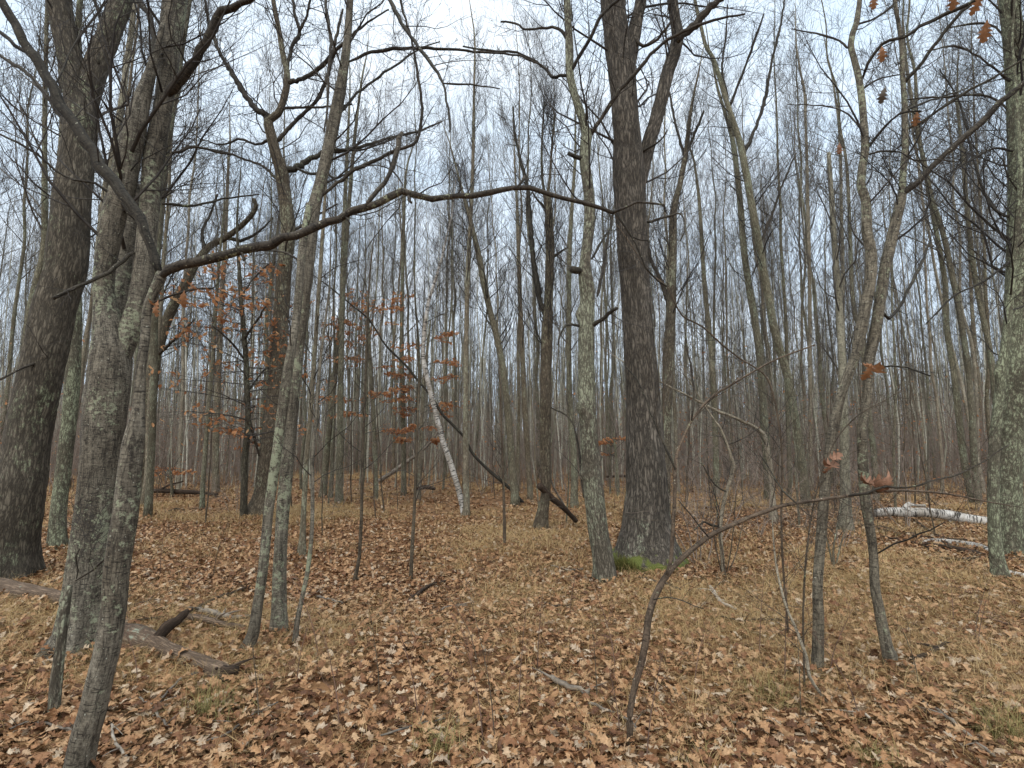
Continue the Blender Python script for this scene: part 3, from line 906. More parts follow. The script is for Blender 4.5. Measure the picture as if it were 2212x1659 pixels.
# thin ones, left middle ground
tree('sapling', 'thin sapling beside the leaning pair, with a crooked foot', 'sapling', M_BANDL,
     '636,1400,12 639,1370,12 643,1337,11 655,1280,10 664,1237,10 672,1170,9 675,1103,9 675,991,8 682,907,7 690,800,6 702,700,5 712,620,4', flare=0.15, sides=10, ext=0, crown=(13, 0.4, 0.98, 0.7, 1), rmin=0.0012)
tree('bare_tree', 'slim dark trunk standing just behind the leaning pair', 'tree', M_FAR,
     '652,1202,19 654,1160,14 656,1103,12 662,1000,11 670,900,11 680,760,10 688,640,9 696,520,8 705,380,6', flare=0.4, sides=12, ext=0, crown=(19, 0.4, 0.98, 1.0, 2))
tree('sapling', 'thin straight sapling with its foot in the leaves, nearest one left of the white birch', 'sapling', M_SAPL,
     '764,1262,9 770,1235,9 776,1204,8 779,1150,8 781,1103,7 783,991,7 788,857,6 793,720,5 798,600,4', flare=0.1, sides=8, ext=0, crown=(15, 0.35, 0.98, 0.8, 1), rmin=0.0013)
tree('sapling', 'thin straight sapling in the open leaves below the white birch', 'sapling', M_SAPL,
     '887,1258,9 889,1215,8 891,1170,8 895,1103,7 898,1020,6 902,920,5 906,820,4', flare=0.1, sides=8, ext=0, crown=(15, 0.35, 0.98, 0.7, 1), rmin=0.0013)
tree('sapling', 'very thin sapling in the open ground between the birch and the gnarled trunk', 'sapling', M_SAPL,
     '1090,1182,7 1089,1103,6 1087,1030,5 1084,950,4 1082,880,3', flare=0.1, sides=8, ext=0, crown=(13, 0.35, 0.98, 0.7, 1), rmin=0.0014)

# rust-leaved young trees
tree('leafy_tree', 'dark slim tree holding rusty brown leaves, left of the forked oak', 'tree', M_MID,
     '526,1120,17 527,1060,16 528,1000,15 534,940,14 536,900,13 533,840,13 531,780,12 526,710,11 521,650,10 518,600,9 514,540,7 512,480,5', flare=0.25, sides=14, ext=0,
     limbs=[('536,900,7 545,930,7 560,985,5', 0.2), ('526,735,6 550,700,5 575,660,4', -0.5), ('530,780,5 500,740,4 460,705,3', -0.6), ('533,850,4 570,800,3 600,790,3', 0.6), ('520,640,5 550,600,4 580,570,3', 0.4)],
     crown=(57, 0.22, 0.80, 1.5, 2), limb_twigs=6, limb_len=0.9, up=-0.02, leafspec=(0.14, 0.095, M_RUST), kids=5)
def spray_sapling(name, label, trunk, sprays, n_leaf, Y=None, mat=None, size=0.105):
    """a young tree whose few level sprays keep their dead leaves"""
    q = parse(trunk)
    if Y is None: Y = hit_Y(q[0][0], q[0][1])
    ln = traced(trunk, Y, 0, 0.15)
    g = gz(ln[0, 0], ln[0, 1])
    ln = np.vstack([[ln[0, 0], ln[0, 1], g - 0.1, ln[0, 3]], ln])
    org = np.array([ln[0, 0], ln[0, 1], g])
    root = thing(name, label, 'tree', org)
    T = Tubes(10); T.add(ln[:, :3] - org, ln[:, 3]); T.build('trunk', mat or M_FAR, root, trunk_shape(0.2, 0.05))
    tw, lp = Tubes(3), []
    for (U0, V0, U1, V1, dep) in sprays:
        a, _ = px(U0, V0, Y); b, _ = px(U1, V1, Y + dep)
        Lg = np.linalg.norm(b - a)
        t = np.linspace(0, 1, 8)[:, None]
        p = a * (1 - t) + b * t
        p[:, 2] += 0.10 * Lg * np.sin(t[:, 0] * math.pi)
        tw.add(p, 0.010 * (1 - 0.85 * t[:, 0]))
        line = np.concatenate([p, 0.010 * (1 - 0.85 * t)], 1)
        sprout(tw, line, 9, 0.2, 1.0, 0.42 * min(Lg, 1.6) + 0.15, 1, ang=(30, 65), up=-0.01, kids=5, flat=0.92, leafpts=lp, wob=0.10)
    sprout(tw, ln, 8, 0.4, 0.98, 0.9, 1, up=0.1)
    V_, F, A = tw.arrays(); link('crown', mesh_np('crown', V_ - org, F, A), M_TWIG, root)
    lp = np.array(lp)
    lp = lp[rng.choice(len(lp), min(n_leaf, len(lp)), replace=False)]
    m_ = len(lp)
    v, f = leaf_cloud('oval', lp + rng.normal(0, 0.02, (m_, 3)) - org, size * (0.6 + 0.8 * rng.random(m_)), rng.random(m_) * 6.28, rng.normal(0.35, 0.35, m_), rng.normal(0, 0.5, m_), rng.normal(0.3, 0.3, m_), rng.normal(0, 0.6, m_))
    link('foliage', mesh_np('foliage', v, [f], smooth=False), M_RUST, root)
spray_sapling('leafy_tree', 'young tree with level rusty leaf sprays, left of the white birch',
     '812,1062,11 810,980,10 806,880,9 800,780,8 796,700,6 792,640,4',
     [(806, 880, 720, 862, 0.5), (806, 870, 830, 856, -1.2), (806, 880, 870, 860, 0.9), (800, 780, 735, 700, -0.6), (800, 770, 760, 720, 1.2), (798, 740, 850, 655, 0.3), (796, 700, 860, 640, -0.8), (796, 690, 770, 640, 0.8), (802, 810, 868, 770, 0.4), (802, 800, 740, 770, 0.9), (808, 900, 742, 900, 0.6), (808, 940, 860, 935, -0.4), (797, 720, 740, 690, 0.2)], 1200, Y=15.5)
spray_sapling('leafy_tree', 'young tree with rusty leaves in level sprays around the white birch trunk',
     '905,1068,10 908,980,9 912,880,8 918,800,7 925,740,5 930,690,3',
     [(915, 840, 870, 845, 0.4), (915, 840, 965, 812, 0.6), (918, 790, 980, 790, -0.5), (912, 880, 865, 896, 0.5), (912, 880, 950, 896, 0.7), (913, 880, 985, 880, 0.9), (920, 770, 880, 740, 0.9), (909, 950, 870, 955, 0.3), (909, 950, 945, 960, 0.6), (908, 940, 900, 925, -1.0), (925, 740, 965, 720, 0.5), (916, 820, 860, 810, 0.2)], 1000, Y=16)
spray_sapling('leafy_tree', 'small sapling with a reddish leaf spray, in the gap between the two central trunks',
     '1335,1056,7 1332,1000,6 1328,960,5 1325,930,3', [(1328, 960, 1300, 958, 0.3), (1328, 955, 1350, 950, -0.5), (1329, 985, 1305, 985, 0.6), (1328, 960, 1318, 950, 1.0)], 170, Y=16.5)
spray_sapling('leafy_tree', 'little sapling with low orange leaves in the brush, right of the banded clump',
     '372,1058,7 370,1040,6 366,1010,4', [(370, 1035, 320, 1024, 0.4), (369, 1030, 395, 1022, -0.5), (368, 1022, 340, 1018, 0.8)], 200, Y=16.5)

# white birch and its neighbours
tree('birch_tree', 'leaning white birch with black marks in the middle distance', 'tree', M_BIRCH,
     '1003,1118,14 1000,1095,13 989,1052,12 975,1005,12 966,980,12 958,958,12 951,930,12 945,911,11 938,880,11 932,857,11 926,830,11 922,814,10 917,792,10 914,763,8 916,730,9 918,700,8 925,656,7 933,628,7 942,600,6 949,575,5 955,556,5 965,510,4 975,470,3', flare=0.2, sides=18, ext=0,
     crown=(27, 0.55, 0.98, 1.1, 2), up=0.2, Y=12.6)
tree('bare_tree', 'straight slender grey trunk whose foot touches the white birch foot', 'tree', M_FAR,
     '1006,1117,16 1008,1080,14 1006,1000,13 1006,900,12 1007,760,11 1010,600,10 1015,500,9 1020,400,8 1022,330,7 1024,200,5 1026,100,4', flare=0.3, sides=14, ext=0, crown=(49, 0.4, 0.98, 1.5, 2), up=0.22, Y=12.5, ang=(18, 42))
tree('bare_tree', 'dark trunk leaning left with a curve, right of the white birch', 'tree', M_FAR,
     '1112,1072,17 1106,1000,16 1098,900,15 1090,820,14 1086,790,14 1072,723,14 1062,685,13 1055,656,13 1043,600,13 1035,556,12 1022,500,10 1010,455,8 1000,420,7 990,380,5', flare=0.3, sides=14, ext=0, crown=(42, 0.4, 0.98, 1.6, 2), Y=14.5)
tree('leaning_pole', 'thin dead dark pole leaning across the woods, its foot at right of the birch', 'dead pole', M_LIMB,
     '1133,1090,8 1106,1060,7 1082,1038,7 1055,1015,7 1022,981,6 1002,944,6 975,915,6 955,894,6 932,857,5 901,820,5 880,793,5 854,767,5 831,743,4 808,706,4 790,683,4 761,660,3 720,626,3', flare=0, sides=10, ext=0, crown=(4, 0.3, 0.95, 0.6, 1), sink=0.02)
tree('leaning_pole', 'pale dead pole propped at a slant in the far brush left of the birch', 'dead pole', M_GREYW,
     '814,1042,9 845,1022,9 870,1004,8 898,984,7', flare=0, sides=8, ext=0, crown=(2, 0.3, 0.95, 0.6, 0), sink=0.02)

# trunk right of the centre clearing
tree('bare_tree', 'dark straight trunk with a broken top, left of the gnarled lichened trunk', 'tree', M_MID,
     '1168,1133,30 1172,1105,24 1179,1058,22 1178,960,24 1178,890,25 1180,757,25 1182,700,23 1184,673,21 1188,556,19 1187,500,18 1186,469,17 1184,440,17 1180,420,15', flare=0.25, sides=20, ext=0,
     stems=[('1178,425,7 1172,390,6 1170,340,5 1172,280,4 1176,220,3', None, 0.1, 0), ('1182,425,7 1188,380,6 1192,320,5 1198,250,4', None, -0.2, 0)],
     limbs=[('1176,680,12 1169,655,12 1163,623,12 1158,595,12 1153,572,11 1148,520,10 1143,450,9 1138,400,8 1125,350,7 1112,290,5 1108,230,4', 0.3), ('1190,560,6 1210,545,5 1225,535,4', 0.1), ('1182,455,6 1160,430,5 1150,415,3', 0.0)],
     crown=(30, 0.45, 0.98, 1.5, 2), up=0.25, limb_twigs=4, limb_len=1.2, Y=10.6, ang=(18, 45))
tree('bare_tree', 'gnarled lichen-covered trunk with knobs, just left of the thick central trunk', 'tree', M_GNARL,
     '1306,1236,46 1302,1205,43 1294,1150,43 1288,1103,43 1281,1058,43 1275,1000,40 1272,958,37 1269,890,33 1267,820,34 1267,757,34 1268,700,31 1269,640,33 1266,610,34 1264,585,30 1265,556,24 1272,500,22 1274,469,22 1273,430,23 1268,385,22 1263,352,21 1265,315,24 1267,292,23 1259,262,19 1250,234,19 1240,200,18 1232,167,17 1230,130,17 1230,100,17 1228,60,15 1227,33,15 1225,0,14 1221,-60,12 1215,-140,9', flare=0.22, sides=28, step=0.07, rough=0.09, ridge=0.006, ext=2, Y=6.75,
     knots=[(1.42, 3.5, 0.05, 0.05), (1.62, 0.3, 0.05, 0.035), (2.05, 1.2, 0.04, 0.04), (2.25, 3.6, 0.06, 0.07), (2.45, 3.3, 0.04, 0.04), (3.45, 3.1, 0.05, 0.08)],
     limbs=[('1268,294,12 1277,288,10 1297,258,9 1317,228,9 1340,194,9 1384,144,8 1428,97,7 1475,70,7 1541,44,6 1610,30,4', -0.7),
            ('1234,160,8 1238,147,8 1260,110,7 1280,74,7 1297,37,7 1334,0,6 1360,-30,5', -0.5),
            ('1230,163,9 1210,165,8 1193,164,8 1173,144,7 1140,124,6 1106,112,6 1060,110,5 1000,100,4', 0.5),
            ('1229,82,9 1218,74,8 1207,62,8 1180,60,7 1158,61,6 1136,64,6 1113,50,5 1082,47,4', 0.4),
            ('1273,706,10 1285,702,10 1307,683,9 1320,674,8 1334,666,7', -0.4), ('1262,704,9 1245,703,6 1223,703,5 1210,725,4 1205,745,3', -0.3),
            ('1258,585,14 1244,583,16 1236,582,14', -0.15), ('1262,345,10 1245,340,9 1227,331,8', -0.1), ('1262,1075,7 1240,920,4 1190,880,3', 0.5), ('1278,560,6 1300,520,5 1322,480,4 1300,440,3', 0.5),
            ('1290,640,7 1300,590,8 1306,550,7 1316,500,5 1325,460,4', 0.9)],
     crown=(17, 0.5, 0.98, 1.4, 2), limb_twigs=2.4, limb_len=0.8)
r_oak, o_oak = tree('bare_tree', 'thickest central trunk with deep dark furrows and a mossy flared foot', 'tree', M_OAK,
     '1398,1208,158 1398,1192,138 1397,1170,120 1397,1145,108 1396,1103,97 1397,1058,88 1394,960,80 1391,890,74 1387,820,69 1382,757,65 1375,656,62 1368,556,62 1364,490,63 1361,435,64 1359,390,66 1357,352,64 1354,301,58 1347,201,56 1341,130,58 1336,100,56 1329,50,51 1323,0,50 1314,-100,46 1300,-220,40', flare=0.18, sides=72, step=0.04, rough=0.03, ridge=0.014, ridge_sc=(20, 20, 3.4), ext=6,
     stems=[('1352,150,36 1362,110,30 1370,75,26 1377,33,23 1385,0,21 1395,-70,17', None, 0.3, 3), ('1376,400,34 1391,352,30 1400,318,29 1414,268,27 1428,218,26 1441,161,25 1451,130,25 1459,105,25 1464,80,24 1459,45,21 1453,0,20 1446,-80,17', None, 0.4, 3)],
     limbs=[('1462,92,18 1478,72,18 1501,50,17 1520,32,16 1535,17,15 1552,0,14 1600,-50,11', -0.3), ('1370,80,11 1390,100,9 1420,85,7 1450,45,5', -0.3), ('1372,335,6 1400,320,5 1430,300,4 1442,280,3', -0.3),
            ('1395,480,7 1440,468,5 1470,462,4 1480,490,3 1470,520,3', -0.5)],
     crown=(23, 0.5, 0.98, 2.0, 2), limb_twigs=2.2, limb_len=0.9, Y=7.6)
tree('bare_tree', 'dark knobbly trunk standing close behind the thick central trunk, at its right', 'tree', M_MID,
     '1436,1112,26 1437,1000,23 1440,890,23 1445,757,24 1448,700,22 1450,660,21 1453,556,18 1454,469,16 1460,430,14 1468,402,13 1476,360,12 1481,335,11 1486,290,9 1492,240,7', flare=0.2, sides=16, ext=0,
     limbs=[('1448,690,10 1441,650,10 1434,623,10 1420,590,9 1407,562,8 1398,520,6', 0.2), ('1480,340,8 1462,280,6 1450,220,5 1440,170,4', 0.3), ('1481,335,7 1500,290,6 1520,240,5', -0.2)],
     crown=(42, 0.45, 0.98, 1.4, 2), up=0.25, limb_twigs=4, limb_len=1.0, Y=12.0, ang=(18, 45))

# right half
tree('bare_tree', 'grey leaning tree right of centre whose top bends left to the top edge', 'tree', M_FAR,
     '1742,1082,23 1733,1010,21 1725,950,20 1715,890,19 1705,830,19 1693,785,18 1680,740,18 1668,690,18 1660,640,18 1650,585,17 1640,530,17 1629,470,17 1620,420,16 1610,365,16 1600,315,15 1590,280,14 1580,250,13 1568,214,12 1558,180,12 1551,157,11 1540,125,10 1525,100,9 1515,60,8 1508,33,8 1495,-30,6', flare=0.25, sides=16, ext=2,
     limbs=[('1605,335,10 1622,300,9 1640,255,8 1655,200,7 1668,130,6 1685,60,5 1695,0,4', 0.4), ('1576,230,7 1600,170,6 1625,100,5 1650,30,4', -0.4), ('1640,530,7 1665,470,6 1690,400,5 1720,330,3', 0.6), ('1572,214,5 1560,150,5 1568,80,4 1572,10,3', 0.2)],
     crown=(38, 0.4, 0.98, 1.6, 2), limb_twigs=3, limb_len=1.0, Y=13.5)
tree('bare_tree', 'grey leaning tree beside another, second of two right of centre', 'tree', M_FAR,
     '1662,1080,21 1656,980,19 1650,900,18 1645,820,17 1640,757,17 1630,690,16 1622,640,16 1612,580,15 1605,520,15 1600,450,14 1595,400,13 1588,340,12 1580,290,11 1565,240,8 1550,190,6 1540,140,4', flare=0.25, sides=14, ext=0, crown=(42, 0.4, 0.98, 1.6, 2), Y=15)
C_r, C_o = tree('sapling', 'slim banded stem, left one of the nearest pair at right', 'sapling', M_PAIR,
     '1766,1432,28 1767,1390,26 1768,1338,25 1766,1270,23 1769,1220,23 1773,1170,24 1778,1103,25 1782,1060,25 1787,1025,24 1793,970,24 1801,924,23 1816,857,21 1833,807,22 1850,763,24 1857,725,26 1864,690,26 1877,623,25 1881,590,26 1882,556,26 1879,530,25 1873,502,24 1870,435,22 1864,415,22 1860,400,20 1862,365,19 1867,335,18 1869,315,19 1868,295,18 1865,255,17 1862,218,17 1857,180,16 1851,151,16 1843,120,15 1838,100,14 1842,72,13 1850,50,13 1854,25,12 1857,0,11 1862,-60,9 1868,-130,7', flare=0.12, sides=22, step=0.05, rough=0.04, ext=1.2, Y=4.0,
     limbs=[('1838,104,7 1829,103,6 1813,87,6 1786,77,6 1765,71,5 1743,69,4 1710,62,3', 0.3), ('1863,170,7 1875,140,7 1887,117,7 1905,95,8 1922,88,8 1954,80,8 1975,66,8 1987,57,8 2044,30,8 2095,7,7 2140,-20,6', -0.5),
            ('1877,318,7 1890,298,6 1907,278,6 1925,260,5 1944,245,5 1990,240,4', -0.3), ('1855,275,5 1842,258,5 1820,240,4 1790,230,4 1755,226,3 1700,225,2.5', 0.4), ('1860,195,4 1890,175,4 1920,165,3 1980,160,2.5', 0.3),
            ('1846,54,6 1880,45,5 1920,20,5 1945,-5,4', 0.2), ('1872,335,5 1900,325,5 1945,330,4 1975,347,4 2020,345,3 2070,350,3', -0.3)],
     crown=(10, 0.5, 0.98, 0.8, 2), limb_twigs=2.5, limb_len=0.45)
D_r, D_o = tree('sapling', 'slim banded stem, right one of the nearest pair at right, forking high', 'sapling', M_PAIR,
     '1921,1412,30 1916,1400,27 1903,1338,25 1896,1300,23 1890,1270,23 1887,1204,21 1882,1160,21 1877,1130,21 1870,1090,22 1867,1058,23 1864,991,24 1863,924,24 1868,885,23 1873,857,23 1876,790,24 1882,755,25 1890,723,26 1896,685,26 1901,650,26 1910,589,25 1917,556,26 1925,520,25 1937,469,24 1945,440,23 1949,418,20 1950,385,17 1953,350,16 1955,318,15 1955,275,15 1954,234,14 1952,195,13 1950,167,12 1949,120,12 1946,84,11 1940,45,10 1935,17,10 1932,-20,9 1930,-80,7', flare=0.12, sides=22, step=0.05, rough=0.04, ext=1.2, Y=4.05,
     limbs=[('1944,428,15 1960,413,14 1978,398,13 1994,385,13 2027,348,13 2052,322,13 2078,301,13 2100,284,13 2121,265,13 2161,221,12 2190,198,11 2212,181,11 2270,140,9', -0.4),
            ('1953,182,8 1962,167,8 1980,151,8 2005,115,8 2027,87,8 2048,60,8 2068,37,8 2095,10,8 2120,-25,6', -0.3), ('1956,282,7 1985,265,7 2011,248,6 2045,227,6 2078,204,6 2145,167,6 2212,127,5 2260,100,4', -0.4),
            ('1895,795,5 1925,790,4 1960,795,4 2010,812,3', -0.3), ('1955,240,5 2000,220,5 2040,208,4 2090,190,3', 0.3), ('1888,1200,4 1910,1185,4 1960,1165,4 2010,1145,3 2040,1128,2.5', -0.4), ('1900,660,8 1920,690,7 1950,650,7 1985,580,7 2010,520,6', 0.5)],
     crown=(10, 0.5, 0.98, 0.8, 2), limb_twigs=2.5, limb_len=0.45)
hl = [(1878, 788, 3.72, 0.13, 0.9, -0.2, 0.5), (1897, 795, 3.7, 0.175, 1.1, 0.25, 0.25), (1872, 806, 3.7, 0.12, 1.9, 0.9, 0.4), (1905, 118, 3.8, 0.11, 1.2, 1.3, 0.2), (1978, 258, 3.8, 0.10, 1.4, 1.1, 0.1), (2128, 70, 3.4, 0.13, 1.2, 0.9, 0.5), (1887, 6, 3.7, 0.10, 1.3, 1.3, 0.1), (2060, 2, 3.5, 0.12, 1.3, 0.9, 0.3), (2108, 12, 3.4, 0.12, 1.7, 0.8, 0.2)]
for i, (U, V, Yd, s, yw, pt, rl) in enumerate(hl):
    hang_leaf(D_r if i in (0, 1, 2, 4, 5, 7, 8) else C_r, D_o if i in (0, 1, 2, 4, 5, 7, 8) else C_o, U, V, Yd, s, yw, pt, rl, M_HANG)
hang_leaf(C_r, C_o, 1907, 207, 3.7, 0.11, 1.5, 0.9, 0.8, M_GREYW)
hang_leaf(C_r, C_o, 1813, 322, 4.0, 0.085, 1.2, 1.3, 0.2, M_CURL)

# right edge
tree('bare_tree', 'thick trunk at the right edge, mottled all over with pale green lichen', 'tree', M_OAKL,
     '2187,1200,76 2183,1160,66 2181,1103,60 2181,1000,60 2188,850,60 2198,700,62 2206,556,66 2208,400,64 2202,250,58 2193,120,52 2180,0,46 2168,-100,42 2150,-230,34', flare=0.15, sides=48, step=0.05, rough=0.04, ridge=0.008, ext=4, Y=7.7,
     limbs=[('2190,180,9 2150,150,7 2110,120,6 2060,100,5 2000,110,3', -0.5), ('2196,260,8 2150,215,7 2100,205,6 2030,210,5 1960,215,3', 0.5), ('2195,470,9 2160,462,8 2130,425,7 2110,370,7 2095,310,6 2070,215,5 2030,150,4', 0.9), ('2190,560,7 2120,610,5 2060,640,4 2000,700,3', -0.6), ('2195,330,6 2150,320,5 2090,350,4 2040,380,3', -0.4), ('2190,100,6 2150,60,5 2110,50,5 2050,60,3', 0.4)],
     crown=(49, 0.35, 0.98, 2.0, 2), limb_twigs=3.5, limb_len=0.9)
tree('bare_tree', 'slimmer lichened trunk with a brown foot, leaning on the right edge trunk', 'tree', M_OAKL,
     '2162,1258,40 2155,1215,33 2150,1180,30 2147,1120,29 2146,1050,29 2149,950,28 2156,880,26 2163,820,24 2170,760,22 2178,680,19 2187,600,17 2196,500,15 2204,400,13', flare=0.25, sides=22, ext=3, Y=6.3, knots=[(2.55, 3.2, 0.05, 0.10)], crown=(11, 0.5, 0.98, 1.2, 2))

MIDS = [
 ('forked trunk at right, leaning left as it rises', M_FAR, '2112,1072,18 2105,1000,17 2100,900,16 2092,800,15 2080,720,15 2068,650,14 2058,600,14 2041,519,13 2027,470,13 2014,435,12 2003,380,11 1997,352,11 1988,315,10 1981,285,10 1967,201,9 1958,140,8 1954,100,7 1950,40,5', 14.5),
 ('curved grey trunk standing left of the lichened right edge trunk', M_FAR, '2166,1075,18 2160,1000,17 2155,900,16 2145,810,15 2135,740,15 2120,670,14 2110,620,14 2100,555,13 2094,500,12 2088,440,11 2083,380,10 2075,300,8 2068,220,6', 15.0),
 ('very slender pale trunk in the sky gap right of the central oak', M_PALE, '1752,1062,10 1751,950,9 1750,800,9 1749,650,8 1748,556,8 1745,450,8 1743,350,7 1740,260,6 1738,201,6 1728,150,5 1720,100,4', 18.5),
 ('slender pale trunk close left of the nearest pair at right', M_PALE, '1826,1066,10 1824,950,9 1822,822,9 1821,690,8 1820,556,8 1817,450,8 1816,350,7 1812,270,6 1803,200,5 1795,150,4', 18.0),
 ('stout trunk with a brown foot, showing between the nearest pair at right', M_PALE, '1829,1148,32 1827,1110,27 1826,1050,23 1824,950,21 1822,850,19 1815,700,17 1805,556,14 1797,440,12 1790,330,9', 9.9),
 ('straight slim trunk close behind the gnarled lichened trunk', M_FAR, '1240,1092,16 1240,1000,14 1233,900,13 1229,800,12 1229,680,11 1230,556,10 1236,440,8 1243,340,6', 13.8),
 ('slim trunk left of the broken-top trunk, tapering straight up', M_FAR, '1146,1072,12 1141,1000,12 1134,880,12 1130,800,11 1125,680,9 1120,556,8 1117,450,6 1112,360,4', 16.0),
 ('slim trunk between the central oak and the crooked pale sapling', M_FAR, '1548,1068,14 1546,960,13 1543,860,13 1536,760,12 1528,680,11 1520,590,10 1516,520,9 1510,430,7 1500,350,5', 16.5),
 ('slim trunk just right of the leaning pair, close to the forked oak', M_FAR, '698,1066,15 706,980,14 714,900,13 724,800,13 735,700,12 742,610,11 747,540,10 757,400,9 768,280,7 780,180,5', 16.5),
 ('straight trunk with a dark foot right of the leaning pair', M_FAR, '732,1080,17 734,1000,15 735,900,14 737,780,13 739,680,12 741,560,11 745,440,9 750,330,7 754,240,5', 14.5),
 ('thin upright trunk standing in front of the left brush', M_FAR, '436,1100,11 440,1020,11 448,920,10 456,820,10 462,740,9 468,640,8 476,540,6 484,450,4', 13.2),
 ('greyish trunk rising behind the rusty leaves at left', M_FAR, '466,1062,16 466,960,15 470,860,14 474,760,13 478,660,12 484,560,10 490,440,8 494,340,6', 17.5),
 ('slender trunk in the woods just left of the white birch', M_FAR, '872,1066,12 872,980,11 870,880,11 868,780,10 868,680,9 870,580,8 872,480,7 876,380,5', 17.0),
]
for lab, mt, tr_, yy in MIDS:
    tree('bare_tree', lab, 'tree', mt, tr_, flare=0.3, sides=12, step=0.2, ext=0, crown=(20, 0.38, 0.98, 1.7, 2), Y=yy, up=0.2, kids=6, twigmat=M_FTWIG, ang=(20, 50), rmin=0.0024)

# small crooked saplings
tree('sapling', 'crooked pale grey sapling zigzagging up, right of the central trunk', 'sapling', M_PALE,
     '1562,1230,9 1560,1195,9 1557,1170,9 1556,1137,9 1560,1105,9 1565,1078,9 1570,1060,8 1576,1041,8 1582,1020,9 1585,1004,8 1577,980,7 1569,958,7 1562,940,6 1556,924,5 1546,912,4', flare=0.1, sides=10, ext=0, step=0.06,
     limbs=[('1556,1140,5 1535,1134,5 1520,1128,4 1500,1145,3', -0.3), ('1568,962,4 1600,950,3 1640,925,2.5', 0.2), ('1572,1062,4 1545,1048,3 1515,1000,2.5', -0.3)], crown=(19, 0.3, 0.98, 0.5, 1), Y=6.8, rmin=0.0012)
tree('sapling', 'crooked slim trunk with a sharp bend, in the brush right of the central trunk', 'sapling', M_PALE,
     '1672,1120,18 1670,1090,13 1668,1060,12 1664,1010,12 1660,985,12 1655,958,11 1650,938,9 1630,922,7 1608,912,7 1575,897,6 1555,890,6 1520,873,5 1498,861,5 1460,842,4 1421,822,4', flare=0.3, sides=10, ext=0, step=0.1, crown=(30, 0.25, 0.98, 0.7, 1), Y=11.4, rmin=0.002)
tree('shrub', 'forked many-stemmed shrub behind the left stem of the right pair', 'shrub', M_FAR,
     '1803,1230,6 1800,1190,5 1806,1150,4 1814,1110,3 1818,1060,2', flare=0.2, sides=8, ext=0, Y=6.9,
     stems=[('1800,1228,4 1790,1180,4 1780,1140,3 1770,1095,2', None, 0.2, 0), ('1804,1228,4 1815,1180,4 1826,1140,3 1832,1090,2', None, -0.2, 0)], crown=(19, 0.3, 0.98, 0.6, 1), rmin=0.0013)
tree('shrub', 'thin clump of upright shoots at the foot of the crooked pale sapling', 'shrub', M_SAPL,
     '1566,1236,4 1560,1190,3 1552,1140,3 1548,1090,2', flare=0.1, sides=6, ext=0, Y=6.65,
     stems=[('1570,1236,3 1580,1180,3 1586,1120,2.5 1590,1060,2', None, 0.1, 0), ('1558,1234,3 1546,1180,3 1540,1130,2', None, -0.1, 0), ('1574,1236,3 1592,1190,3 1604,1130,2', None, 0.2, 0)], crown=(10, 0.3, 0.98, 0.4, 1), rmin=0.0012)

# leaning sapling in front, with its long branch to the right
L_r, L_o = tree('sapling', 'thin leaning sapling in the foreground, one branch arching right and one rising', 'sapling', M_SAPL,
     '1360,1560,13 1362,1530,13 1371,1482,14 1384,1438,15 1391,1405,15 1397,1371,15 1399,1345,15 1404,1321,15 1412,1295,15 1424,1270,15 1434,1252,14 1446,1235,13 1460,1219,12 1475,1204,12 1500,1183,11 1525,1163,11 1550,1148,10 1575,1137,10 1615,1119,9 1659,1103,9 1692,1092,8 1760,1081,7 1833,1071,7 1900,1062,6 1960,1060,5 2040,1066,4 2140,1085,3', flare=0.1, sides=14, step=0.04, rough=0.06, ext=0, Y=3.1, dY=0.5,
     stems=[('1440,1243,9 1449,1210,9 1452,1170,9 1456,1103,8 1458,1060,8 1458,1025,8 1461,985,8 1467,965,7 1475,948,7 1484,928,7 1495,907,7 1512,884,6 1531,864,6 1552,847,6 1575,834,5 1625,804,4 1680,775,4 1760,745,3', 3.18, 0.2, 0)],
     limbs=[('1494,909,5 1499,880,5 1500,857,5 1496,820,4 1494,790,4 1484,745,3 1478,700,3', 0.1, 3.2), ('1459,1015,5 1440,970,5 1421,930,5 1405,890,4 1390,850,4 1375,820,4 1350,790,3', 0.15, 3.2), ('1833,1071,5 1870,1065,5 1915,1050,5 1960,1055,4 2010,1040,4 2078,1021,4 2138,988,3 2180,960,2', 0.1, 3.4), ('1720,1087,4 1690,1060,4 1660,1010,3 1640,980,2', 0.2, 3.3),
            ('1530,1160,4 1500,1120,3 1480,1100,3 1465,1080,2', -0.1, 3.2), ('1412,1295,4 1440,1290,3 1480,1300,3 1520,1315,2', -0.2, 3.05)],
     crown=(13, 0.5, 0.98, 0.45, 1), limb_twigs=6, limb_len=0.5, rmin=0.0011, twigmat=M_SAPL)
for U, V, s, yw, pt, rl in [(1795, 998, 0.11, 0.5, 0.1, 0.6), (1805, 985, 0.08, 0.3, -0.3, 0.9), (1785, 1008, 0.07, 2.4, 1.2, 0.3), (1880, 1035, 0.11, 0.2, 0.35, 0.8), (1905, 1048, 0.12, 0.6, 0.6, 0.4), (1900, 1040, 0.10, 0.1, -0.1, 1.0), (1915, 1042, 0.09, 1.6, 1.1, 0.3)]:
    hang_leaf(L_r, L_o, U, V, 3.45, s * 1.35, yw, pt, rl, M_CURL, fold=0.7, curl=1.2, name='curled_leaf')
